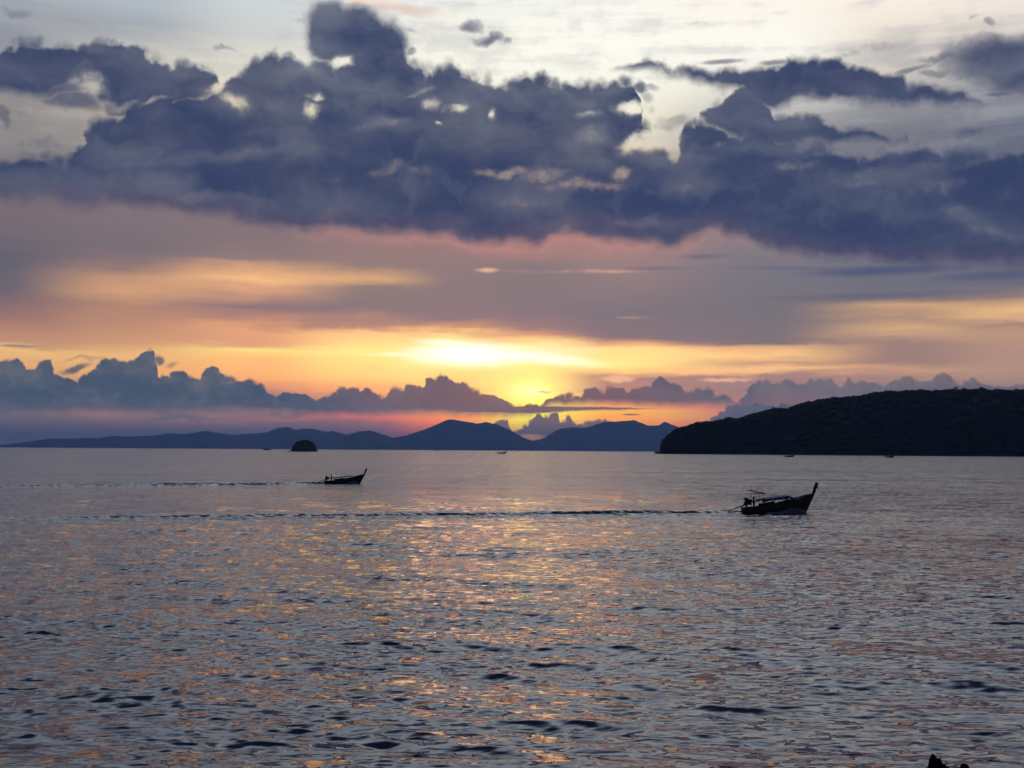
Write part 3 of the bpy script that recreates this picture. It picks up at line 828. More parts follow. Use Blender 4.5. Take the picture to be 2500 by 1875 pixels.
hill_range("far_hills", [(-420, 1092), (-200, 1086), (-60, 1090), (0, 1087), (34, 1083), (85, 1076), (119, 1070), (170, 1071), (209, 1069), (243, 1070), (271, 1064), (316, 1066), (384, 1063), (418, 1057),
                         (452, 1060), (503, 1051), (531, 1057), (565, 1062), (622, 1058), (650, 1055), (678, 1044), (701, 1041), (723, 1049), (746, 1045.5), (769, 1047), (797, 1054),
                         (814, 1052), (848, 1062), (880, 1072), (930, 1088), (960, 1096)], 46000, 4500, "long low hazy blue hills on the horizon behind the islet", 11, 420)
hill_range("far_hills", [(780, 1094), (830, 1070), (848, 1061), (876, 1053), (904, 1051), (932, 1060), (961, 1069), (989, 1064), (1034, 1049), (1074, 1032), (1090, 1025), (1102, 1022.5), (1124, 1026), (1164, 1033), (1187, 1030),
                         (1215, 1037), (1238, 1047), (1262, 1061), (1282, 1071), (1310, 1079), (1340, 1088), (1370, 1097)], 42000, 3600, "broad hazy blue mountain left of the bright gap", 23, 300)
hill_range("far_hills", [(1255, 1097), (1290, 1080), (1326, 1071), (1341, 1062), (1362, 1050), (1385, 1044), (1432, 1044), (1459, 1034), (1485, 1029.5), (1526, 1031), (1547, 1027), (1567, 1036), (1588, 1041), (1608, 1039),
                         (1623, 1030), (1638, 1036), (1661, 1045), (1720, 1060), (1800, 1070), (1900, 1085), (2000, 1098)], 44000, 4000, "hazy blue mountain beside the dark headland", 37, 300)

# ------------------------------------------------------------------ headland with forest
HEAD = [(1598, 1103), (1606, 1102), (1613, 1100), (1616, 1085), (1630, 1068), (1655, 1051), (1680, 1044), (1701, 1037), (1746, 1034), (1780, 1025), (1805, 1027), (1838, 1016), (1888, 1003), (1925, 1002), (1954, 991), (1996, 982),
        (2038, 976), (2100, 973), (2125, 966), (2162, 961), (2204, 960), (2237, 957), (2287, 959), (2350, 956), (2395, 955), (2454, 958), (2500, 957), (2580, 965), (2700, 985), (2850, 1010), (3000, 1045), (3150, 1095)]
HR = 3600.0
hq = [(math.radians(azel(x, y)[0]), max(0.2, math.tan(math.radians(azel(x, y)[1])) * HR + CAM_H)) for x, y in HEAD]
ha = np.linspace(hq[0][0], hq[-1][0], 520)
hh = np.interp(ha, [a for a, _ in hq], [h for _, h in hq])


def head_z(A, S):
    H = np.interp(A, ha, hh)
    t = np.clip((S + 1) / 1.0, 0, 1)
    prof = np.where(S <= 0, 1 - (1 - t) ** 1.7, np.cos(np.clip(S, 0, 1) * math.pi / 2))
    n = vnoise(A * HR / 90 + 30, S * 4 + 11, 5, 4, 0.5)
    return H * np.clip(prof + 0.25 * n * (1 - np.abs(1 - np.abs(S))) * prof, 0, 1.0) - 0.4 * (np.abs(S) > 0.98) * 8


def head_r(A, S):
    H = np.interp(A, ha, hh)
    w = 60 + 380 * np.clip(H / 150, 0, 1)
    return HR + S * w * np.where(S < 0, 1.0, 1.3)


A_, S_ = np.meshgrid(ha, np.linspace(-1, 1, 40), indexing='ij')
rr_ = head_r(A_, S_)
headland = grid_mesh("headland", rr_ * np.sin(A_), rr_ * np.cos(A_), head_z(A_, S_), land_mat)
tag(headland, "steep dark headland rising from the sea at the right", kind="structure")
# tree crowns, thousands of them, reading as one dark wood
ico = bmesh.new()
bmesh.ops.create_icosphere(ico, subdivisions=1, radius=1.0)
iv = np.array([v.co[:] for v in ico.verts])
ifc = np.array([[v.index for v in f.verts] for f in ico.faces])
ico.free()
NCR = 15000
ca = rng.uniform(ha[6], ha[-10], NCR)
cs = np.where(rng.random(NCR) < 0.45, rng.normal(0, 0.10, NCR), rng.uniform(-0.97, 0.3, NCR)).clip(-0.97, 0.5)
cz, cr = head_z(ca, cs), head_r(ca, cs)
rad = rng.gamma(5.0, 0.95, NCR).clip(2.0, 10.0) * np.clip(np.interp(ca, ha, hh) / 45, 0.35, 1)
jit = 1 + 0.38 * (rng.random((NCR, len(iv), 1)) - 0.5)
cv = iv[None] * jit * rad[:, None, None] * np.array([1.15, 1.15, 0.8])
cv += np.stack([cr * np.sin(ca), cr * np.cos(ca), cz + rad * 0.30 - 1.2], -1)[:, None]
cf = (ifc[None] + (np.arange(NCR) * len(iv))[:, None, None]).reshape(-1, 3)
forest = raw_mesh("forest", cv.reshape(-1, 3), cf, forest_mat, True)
tag(forest, "dense dark forest covering the whole headland", "forest", kind="stuff")

# boulders along the foot of the headland
NRK = 420
ra = rng.uniform(ha[2], ha[-30], NRK)
rs_ = -0.985 + 0.02 * rng.random(NRK)
rr2 = head_r(ra, rs_) - rng.random(NRK) * 6
rrad = rng.gamma(3.0, 0.8, NRK).clip(0.8, 6.0)
rv = iv[None] * (1 + 0.5 * (rng.random((NRK, len(iv), 1)) - 0.5)) * rrad[:, None, None] * np.array([1.5, 1.2, 0.75])
rv += np.stack([rr2 * np.sin(ra), rr2 * np.cos(ra), 0 * ra + 0.2], -1)[:, None]
rf = (ifc[None] + (np.arange(NRK) * len(iv))[:, None, None]).reshape(-1, 3)
tag(raw_mesh("shore_rocks", rv.reshape(-1, 3), rf, rock_mat, False), "low dark boulders along the foot of the headland", "rocks", kind="stuff")

# ------------------------------------------------------------------ trees that stand clear of the headland's skyline
bark_mat = material("bark", (0.05, 0.04, 0.03), 0.9, 0.3, 2.0)


def tube(path, radii, sides=8, cap=True):
    """Vertices and faces of a tapered tube along a list of points."""
    vs_, fs = [], []
    n = len(path)
    for i, p in enumerate(path):
        p = Vector(p)
        d = (Vector(path[min(i + 1, n - 1)]) - Vector(path[max(i - 1, 0)])).normalized()
        u = d.cross(Vector((0, 0, 1)))
        if u.length < 1e-3: u = d.cross(Vector((0, 1, 0)))
        u.normalize()
        w = d.cross(u)
        for k in range(sides):
            t = 2 * math.pi * k / sides
            vs_.append(p + (u * math.cos(t) + w * math.sin(t)) * radii[i])
    for i in range(n - 1):
        for k in range(sides):
            a, b = i * sides + k, i * sides + (k + 1) % sides
            fs.append((a, b, b + sides, a + sides))
    if cap:
        fs.append(tuple(reversed(range(sides))))
        fs.append(tuple(range((n - 1) * sides, n * sides)))
    return vs_, fs


def merge(*parts):
    V, Fc = [], []
    for v, f in parts:
        k = len(V)
        V += list(v)
        Fc += [tuple(i + k for i in q) for q in f]
    return V, Fc


def box(c, s, rot=None):
    cx, cy, cz = c
    hx, hy, hz = s[0] / 2, s[1] / 2, s[2] / 2
    v = [Vector((x * hx, y * hy, z * hz)) for x in (-1, 1) for y in (-1, 1) for z in (-1, 1)]
    if rot is not None: v = [rot @ p for p in v]
    v = [p + Vector(c) for p in v]
    f = [(0, 1, 3, 2), (4, 6, 7, 5), (0, 4, 5, 1), (2, 3, 7, 6), (0, 2, 6, 4), (1, 5, 7, 3)]
    return v, f


def ridge_tree(x, h, spread, label, seed):
    a = math.radians(azel(x, 1000)[0])
    r = float(head_r(np.array([a]), np.array([0.0]))[0])
    z = float(head_z(np.array([a]), np.array([0.0]))[0]) - 0.5
    t = empty("ridge_tree", (r * math.sin(a), r * math.cos(a), z))
    tag(t, label, "tree", "trees standing out on the headland skyline")
    rn = random.Random(seed)
    lean = rn.uniform(-0.12, 0.12) * h
    pv = [tube([(0, 0, -1), (lean * 0.3, 0, h * 0.4), (lean, 0.2, h * 0.8)], [0.55, 0.4, 0.22], 7)]
    tips = []
    for k in range(6):
        an = rn.uniform(0, 6.28)
        e = Vector((lean + math.cos(an) * spread * rn.uniform(0.3, 0.75), math.sin(an) * spread * 0.6, h * rn.uniform(0.72, 0.98)))
        pv.append(tube([(lean * 0.6, 0, h * rn.uniform(0.5, 0.65)), e], [0.2, 0.08], 5))
        tips.append(e)
    new_obj("trunk", *merge(*pv), bark_mat, t)
    V, Fc = [], []
    for e in tips + [Vector((lean, 0, h * 0.9))]:
        for k in range(46):
            c = e + Vector((rn.gauss(0, spread * 0.24), rn.gauss(0, spread * 0.24), rn.gauss(0, h * 0.07)))
            n = Vector((rn.gauss(0, 1), rn.gauss(0, 1), rn.gauss(0, 1) + 0.4)).normalized()
            u = n.orthogonal().normalized() * rn.uniform(0.35, 0.8)
            w = n.cross(u) * rn.uniform(0.5, 0.9)
            i = len(V)
            V += [c - u, c + w, c + u, c - w]
            Fc.append((i, i + 1, i + 2, i + 3))
    new_obj("crown", V, Fc, forest_mat, t)


ridge_tree(1782, 9, 5, "small tree clump on the lowest step of the headland ridge", 1)
ridge_tree(1889, 11, 6, "round tree standing out halfway up the headland's left slope", 2)
ridge_tree(1906, 9, 4, "thin tree just right of the round one on the headland slope", 3)
ridge_tree(2039, 9, 5, "single tree bump on the upper left shoulder of the headland", 4)
ridge_tree(2163, 10, 6, "broad tree where the headland ridge levels out", 5)
ridge_tree(2334, 14, 7, "tall tree on the headland crest, left of the two tallest", 6)
ridge_tree(2396, 13, 8, "spreading tree on the headland crest, right of the two tallest", 7)
ridge_tree(2481, 10, 6, "tree on the headland crest nearest the right edge", 8)

# ------------------------------------------------------------------ the islet
ix = on_water(740, 1102.5)
ISL = math.hypot(ix.x, ix.y)
islet = empty("rocky_islet", ix, -math.radians(azel(740, 1090)[0]))
tag(islet, "small dark domed rock islet standing off the hazy hills", "islet")
prof = [(701, 1095), (713, 1093), (714, 1088), (716, 1083), (720, 1078), (729, 1071), (741, 1068.5), (753, 1070), (765, 1076.5), (769, 1082), (771, 1088), (775, 1095)]
sc = ISL / 2900.0
px_ = [(x - 740) * sc for x, _ in prof]
pz_ = [(1095.5 - y) * sc + 0.4 for _, y in prof]
nx, ny = 60, 26
gx = np.linspace(px_[0], px_[-1], nx)
gh = np.interp(gx, px_, pz_)
gh = np.maximum(0.3, gh + 5.0 * vnoise(gx / 5 + 20, gx * 0 + 5, 31, 3) * np.clip(gh / 12, 0, 1))
U, Vv = np.meshgrid(gx, np.linspace(-1, 1, ny), indexing='ij')
Hh = np.repeat(gh[:, None], ny, 1)
body_z = Hh * np.clip(1 - np.abs(Vv) ** 3.2, 0, 1) * (1 + 0.25 * vnoise(U / 6 + 30, Vv * 4 + 8, 9, 4) * np.abs(Vv))
body_z = np.where(np.abs(Vv) > 0.99, -2.0, body_z)
body_y = Vv * (10 + 0.55 * Hh) + 3 * vnoise(U / 9 + 3, body_z / 7 + 50, 8, 3)
rock = grid_mesh("rock_body", U, body_y, body_z, rock_mat, False)
rock.parent = islet
V, Fc = [], []
for k in range(260):
    i = rng.integers(8, nx - 8)
    j = rng.integers(5, ny - 5)
    c = np.array([U[i, j], body_y[i, j], body_z[i, j] + 0.3])
    k0 = len(V)
    V += [tuple(c + iv[m] * rng.uniform(0.8, 2.4) * np.array([1.2, 1.2, 0.8])) for m in range(len(iv))]
    Fc += [tuple(int(q) + k0 for q in f) for f in ifc]
scrub = new_obj("scrub", V, Fc, forest_mat, islet, kind="stuff")

# ------------------------------------------------------------------ long-tail boats
hull_mat = material("tarred_hull_planks", (0.045, 0.034, 0.026), 0.55, 0.35, 3.0, spec=0.4)
inner_mat = material("worn_boat_timber", (0.13, 0.085, 0.05), 0.7, 0.35, 4.0)
tarp_mat = material("blue_tarpaulin", (0.035, 0.05, 0.20), 0.6, 0.2, 2.0)
tarp_grey = material("grey_tarpaulin", (0.05, 0.05, 0.065), 0.7, 0.2, 2.0)
pole_mat = material("pole_steel", (0.10, 0.10, 0.11), 0.45, 0.2, 6.0, 0.6)
engine_mat = material("oily_engine", (0.03, 0.03, 0.032), 0.45, 0.4, 9.0, 0.5)
ribbon_mat = material("prow_ribbon", (0.05, 0.04, 0.09), 0.8, 0.3, 9.0)
foam_mat = material("sea_foam", (0.24, 0.27, 0.35), 0.8, 0.25, 2.2)

ST_X = np.array([0.0, 0.6, 1.5, 2.5, 3.5, 4.5, 5.5, 6.3, 7.0, 7.6, 8.1, 8.5, 8.75])
ST_B = np.array([0.66, 0.74, 0.84, 0.92, 0.95, 0.93, 0.85, 0.73, 0.57, 0.40, 0.24, 0.12, 0.07])
ST_G = np.array([0.66, 0.66, 0.70, 0.78, 0.90, 1.06, 1.28, 1.48, 1.68, 1.86, 1.98, 2.07, 2.12])
ST_K = np.array([-0.30, -0.33, -0.36, -0.38, -0.38, -0.37, -0.35, -0.32, -0.26, -0.16, 0.55, 1.35, 1.85])


def hull_shell():
    m = 9
    outer, inner = [], []
    for x, b, g, k in zip(ST_X, ST_B, ST_G, ST_K):
        for j in range(-m, m + 1):
            s = j / m
            t = abs(s)
            y = b * (math.sin(t * math.pi / 2) ** 0.75) * (1 if s >= 0 else -1)
            z = k + (g - k) * (t ** 2.1)
            outer.append((x, y, z))
            inner.append((x + (0.05 if x < 0.1 else 0), y * max(0.0, 1 - 0.045 / b), z + 0.05 * (1 - t) if t < 1 else z))
    w = 2 * m + 1
    n = len(ST_X)
    V = outer + inner
    o2 = len(outer)
    Fc = []
    for i in range(n - 1):
        for j in range(w - 1):
            a, b_, c, d = i * w + j, i * w + j + 1, (i + 1) * w + j + 1, (i + 1) * w + j
            Fc.append((a, d, c, b_))
            Fc.append((o2 + a, o2 + b_, o2 + c, o2 + d))
        for e in (0, w - 1):
            a, d = i * w + e, (i + 1) * w + e
            Fc.append((a, o2 + a, o2 + d, d) if e == 0 else (a, d, o2 + d, o2 + a))
    Fc.append(tuple(range(0, w)))                                # transom
    Fc.append(tuple(o2 + k for k in reversed(range(0, w))))
    return V, Fc


def rail(side, x0, x1, up, half_w, half_h):
    xs_ = np.linspace(x0, x1, 12)
    p = [(x, side * np.interp(x, ST_X, ST_B), np.interp(x, ST_X, ST_G) + up) for x in xs_]
    V, Fc = [], []
    for x, y, z in p:
        V += [(x, y - half_w, z - half_h), (x, y + half_w, z - half_h), (x, y + half_w, z + half_h), (x, y - half_w, z + half_h)]
    for i in range(len(p) - 1):
        a = i * 4
        for k in range(4):
            Fc.append((a + k, a + (k + 1) % 4, a + 4 + (k + 1) % 4, a + 4 + k))
    Fc += [(3, 2, 1, 0), tuple(range(len(V) - 4, len(V)))]
    return V, Fc


def stem_post():
    pts = [(7.55, -0.22, 0.10), (7.85, 0.10, 0.11), (8.25, 0.85, 0.12), (8.62, 1.55, 0.13), (8.88, 2.10, 0.15), (9.10, 2.62, 0.155), (9.28, 3.05, 0.16), (9.42, 3.42, 0.185)]
    V, Fc = [], []
    for i, (x, z, w) in enumerate(pts):
        d = Vector((pts[min(i + 1, 7)][0] - pts[max(i - 1, 0)][0], 0, pts[min(i + 1, 7)][1] - pts[max(i - 1, 0)][1])).normalized()
        nrm = Vector((d.z, 0, -d.x))
        for a, b in ((-1, -1), (-1, 1), (1, 1), (1, -1)):
            q = Vector((x, 0, z)) + nrm * a * w * (1.0 if a > 0 else 1.15) + Vector((0, b * 0.055, 0))
            V.append(q)
    for i in range(7):
        for k in range(4):
            a, b = i * 4 + k, i * 4 + (k + 1) % 4
            Fc.append((a, b, b + 4, a + 4))
    Fc += [(3, 2, 1, 0), (28, 29, 30, 31)]
    return V, Fc


def awning(x0, x1, z0, z1, half, drop, droop_end, thick=0.035, nx=18, ny=11):
    """A tarpaulin stretched over bows, sides hanging a little."""
    V, Fc = [], []
    for lay in (0, 1):
        for i in range(nx):
            t = i / (nx - 1)
            x = x0 + (x1 - x0) * t
            z = z0 + (z1 - z0) * t - 0.04 * math.sin(t * math.pi * 4) ** 2
            if t > 0.82: z -= droop_end * ((t - 0.82) / 0.18) ** 1.3
            if t < 0.10: z -= droop_end * 0.35 * ((0.10 - t) / 0.10)
            for j in range(ny):
                s = -1 + 2 * j / (ny - 1)
                y = half * math.sin(s * math.pi / 2 * 0.98)
                zz = z - drop * (abs(s) ** 2.6) - lay * thick
                V.append((x, y * (1 - 0.03 * lay), zz))
    n = nx * ny
    for i in range(nx - 1):
        for j in range(ny - 1):
            a, b, c, d = i * ny + j, (i + 1) * ny + j, (i + 1) * ny + j + 1, i * ny + j + 1
            Fc.append((a, b, c, d))
            Fc.append((n + a, n + d, n + c, n + b))
    for i in range(nx - 1):
        for j in (0, ny - 1):
            a, b = i * ny + j, (i + 1) * ny + j
            Fc.append((a, n + a, n + b, b))
    for j in range(ny - 1):
        for i in (0, nx - 1):
            a, b = i * ny + j, i * ny + j + 1
            Fc.append((a, b, n + b, n + a))
    return V, Fc


def gz(x): return float(np.interp(x, ST_X, ST_G))
def gb(x): return float(np.interp(x, ST_X, ST_B))


def longtail(name, loc, heading, label, big_awning, helm_roof, scale=1.0, detail=True, group="long-tail boats on the water"):
    t = empty(name, loc, heading)
    t.scale = (scale,) * 3
    tag(t, label, "boat", group)
    new_obj("hull", *hull_shell(), hull_mat, t, True)
    new_obj("stem_post", *stem_post(), hull_mat, t)
    for s in (-1, 1):
        new_obj("gunwale", *rail(s, 0.0, 8.6, 0.02, 0.05, 0.045), inner_mat, t)
        new_obj("wash_board", *rail(s, 2.35, 4.4, 0.16, 0.025, 0.14), hull_mat, t)
    new_obj("floor_boards", *box((3.6, 0, 0.02), (6.4, 1.0, 0.05)), inner_mat, t)
    if detail:
        for x in (2.9, 4.1, 5.3, 6.4):
            new_obj("thwart", *box((x, 0, gz(x) - 0.34), (0.28, 2 * gb(x) - 0.26, 0.05)), inner_mat, t)
    new_obj("bow_deck", [(6.9, gb(6.9) - .05, gz(6.9) - .05), (6.9, -gb(6.9) + .05, gz(6.9) - .05), (8.6, -0.06, gz(8.6) - .05), (8.6, 0.06, gz(8.6) - .05),
                         (6.9, gb(6.9) - .05, gz(6.9) - .1), (6.9, -gb(6.9) + .05, gz(6.9) - .1), (8.6, -0.06, gz(8.6) - .1), (8.6, 0.06, gz(8.6) - .1)],
            [(0, 1, 2, 3), (7, 6, 5, 4), (0, 4, 5, 1), (1, 5, 6, 2), (2, 6, 7, 3), (3, 7, 4, 0)], inner_mat, t)
    # engine on its swivel post, with the long shaft
    eng = merge(box((0.70, 0, 1.28), (0.62, 0.38, 0.42), Matrix.Rotation(0.25, 3, 'Y')), box((0.55, 0, 1.56), (0.34, 0.30, 0.22), Matrix.Rotation(0.25, 3, 'Y')),
                box((0.92, 0, 1.42), (0.20, 0.42, 0.30), Matrix.Rotation(0.25, 3, 'Y')), box((0.42, 0, 1.12), (0.30, 0.24, 0.24), Matrix.Rotation(0.25, 3, 'Y')))
    ec = Vector((0.66, 0, 1.30))
    eng = ([ec + (Vector(v) - ec) * 1.2 + Vector((-0.12, 0, 0)) for v in eng[0]], eng[1])
    e = new_obj("engine", *eng, engine_mat, t)
    new_obj("engine_mount", *merge(tube([(0.34, 0, 0.1), (0.38, 0, 0.75), (0.5, 0, 1.15)], [0.13, 0.11, 0.10], 8), box((0.2, 0, 0.62), (0.5, 0.5, 0.14))), engine_mat, t)
    new_obj("air_filter", *tube([(0.40, 0, 1.62), (0.40, 0, 1.84)], [0.15, 0.15], 10), engine_mat, e)
    new_obj("radiator", *box((0.95, 0, 1.34), (0.07, 0.46, 0.40), Matrix.Rotation(0.25, 3, 'Y')), engine_mat, e)
    new_obj("tiller", *tube([(0.9, 0.1, 1.2), (1.35, 0.15, 1.32), (1.75, 0.15, 1.38)], [0.03, 0.025, 0.022], 6), pole_mat, e)
    sh = new_obj("tail_shaft", *tube([(0.45, 0, 1.06), (-0.9, 0, 0.66), (-1.0, 0, 0.63), (-3.0, 0, 0.02)], [0.085, 0.075, 0.045, 0.035], 8), pole_mat, t)
    pr_ = []
    for k in range(3):
        an = k * 2.094
        rot = Matrix.Rotation(an, 3, 'X') @ Matrix.Rotation(0.5, 3, 'Z')
        pr_.append(box(rot @ Vector((0, 0, 0.09)) + Vector((-3.02, 0, 0.0)), (0.03, 0.09, 0.16), rot))
    new_obj("propeller", *merge(*pr_), pole_mat, sh)
    # awning
    if big_awning:
        aw = new_obj("awning", *awning(1.98, 6.15, 1.74, 2.16, 0.98, 0.34, 0.40), tarp_mat, t, True)
        posts = [(2.3, 1.5), (3.6, 1.62), (4.9, 1.78), (5.75, 1.75)]
    else:
        aw = new_obj("awning", *awning(1.85, 6.15, 1.46, 1.98, 0.92, 0.16, 0.04), tarp_grey, t, True)
        posts = [(2.2, 1.28), (3.6, 1.46), (4.9, 1.62), (5.9, 1.7)]
    for x, zt in posts:
        for s in (-1, 1):
            new_obj("awning_post", *tube([(x, s * (gb(x) - 0.06), gz(x) - 0.1), (x, s * min(0.88, gb(x) - 0.06), zt)], [0.022, 0.022], 6), pole_mat, aw)
    if helm_roof:
        hr = new_obj("helm_roof", *merge(box((1.72, 0, 2.47), (2.05, 1.25, 0.06), Matrix.Rotation(0.215, 3, 'Y')), box((1.75, 0, 2.30), (0.95, 1.1, 0.05), Matrix.Rotation(0.13, 3, 'Y'))), tarp_grey, t)
        for x, zt in ((1.30, 2.55), (2.33, 2.32)):
            for s in (-1, 1):
                new_obj("roof_post", *tube([(x, s * 0.6, gz(x) - 0.1), (x, s * 0.58, zt)], [0.024, 0.024], 6), pole_mat, hr)
        new_obj("flag_staff", *tube([(1.0, 0, 2.6), (0.98, 0, 3.05)], [0.015, 0.01], 5), pole_mat, hr)
    # ribbons tied round the prow
    rb = []
    for k, (dz_, ln) in enumerate(((0.0, 0.42), (0.08, 0.34), (-0.07, 0.5))):
        x, z = 9.26, 2.98 + dz_
        rb.append(tube([(x - 0.17, 0.05 * (k - 1), z), (x - 0.32, 0.1 * (k - 1), z - ln * 0.5), (x - 0.30, 0.12 * (k - 1), z - ln)], [0.045, 0.035, 0.02], 6))
    rb.append(tube([(9.26 - 0.2, 0, 3.0), (9.26 + 0.19, 0, 2.92)], [0.12, 0.12], 8))
    new_obj("prow_ribbon", *merge(*rb), ribbon_mat, t)
    return t


def copy_tree(o, parent=None):
    c = o.copy()
    COL.objects.link(c)
    c.parent = parent
    for ch in list(o.children):
        copy_tree(ch, c)
    return c


boat_a = longtail("long_tail_boat", (BOAT_A.x, BOAT_A.y, 0.0), HEAD_A, "larger dark long-tail boat at the right with blue awning and small raised helm roof", True, True, 1.07)
boat_a.rotation_euler.y = math.radians(-0.8)
boat_b = longtail("long_tail_boat", (BOAT_B.x, BOAT_B.y, 0.0), HEAD_B, "dark long-tail boat left of centre with a thin flat awning", False, False)


def bow_wave(boat, name, label, seed, x0=4.4, x1=7.55, hmax=0.54):
    """Spray thrown up along both sides of the bow."""
    rn = np.random.default_rng(seed)
    V, Fc = [], []
    mw = boat.matrix_basis
    for s in (-1, 1):
        for k in range(420):
            x = rn.uniform(x0 - 1.8, x1)
            t = (x - x0) / (x1 - x0)
            top = hmax * math.sin(max(0, min(1, t)) ** 0.8 * math.pi * 0.92) ** 0.8 if t > 0 else 0.08
            z = rn.random() ** 1.2 * max(top, 0.08)
            b = gb(x) * (0.72 + 0.2 * z) + 0.10 + rn.random() * 0.25 * (1 - z)
            r = rn.uniform(0.05, 0.13)
            c = np.array([x, s * b, z - 0.04])
            k0 = len(V)
            for m in range(len(iv)):
                p = mw @ Vector(c + iv[m] * r * (1 + 0.5 * (rn.random() - 0.5)) * np.array([1.6, 1.0, 0.8]))
                V.append(tuple(p))
            Fc += [tuple(int(q) + k0 for q in f) for f in ifc]
    new_obj(name, V, Fc, foam_mat, None, False, label, "foam", kind="stuff")


bow_wave(boat_a, "bow_wave", "pale foam thrown up beside the larger right-hand boat's bow", 3)
bow_wave(boat_b, "bow_wave", "pale foam along the bow of the boat left of centre", 4, 4.6, 7.4, 0.6)


# ------------------------------------------------------------------ the boatmen
skin_mat = material("tanned_skin", (0.22, 0.12, 0.07), 0.6, 0.1, 8.0)
shirt_a = material("navy_shirt", (0.02, 0.025, 0.06), 0.85, 0.2, 8.0)
shirt_b = material("dark_grey_shirt", (0.035, 0.035, 0.04), 0.85, 0.2, 8.0)
short_mat = material("dark_shorts", (0.03, 0.03, 0.035), 0.85, 0.2, 8.0)
hair_mat = material("black_hair", (0.012, 0.01, 0.01), 0.6, 0.2, 20.0)


def skinned(name, pts, edges, radii, mat, parent=None, sub=2):
    me = bpy.data.meshes.new(name)
    me.from_pydata(pts, edges, [])
    o = bpy.data.objects.new(name, me)
    COL.objects.link(o)
    o.modifiers.new("skin", 'SKIN').use_smooth_shade = True
    if not me.skin_vertices:
        bpy.context.view_layer.objects.active = o
    for i, r in enumerate(radii):
        sv = me.skin_vertices[0].data[i]
        sv.radius = r if isinstance(r, tuple) else (r, r)
        sv.use_root = (i == 0)
    sm = o.modifiers.new("sub", 'SUBSURF')
    sm.levels = sm.render_levels = sub
    dg = bpy.context.evaluated_depsgraph_get()
    ev_ = o.evaluated_get(dg)
    m2 = bpy.data.meshes.new_from_object(ev_)
    m2.name = name
    o.modifiers.clear()
    o.data = m2
    m2.materials.clear()
    m2.materials.append(mat)
    m2.polygons.foreach_set('use_smooth', [True] * len(m2.polygons))
    o.parent = parent
    return o


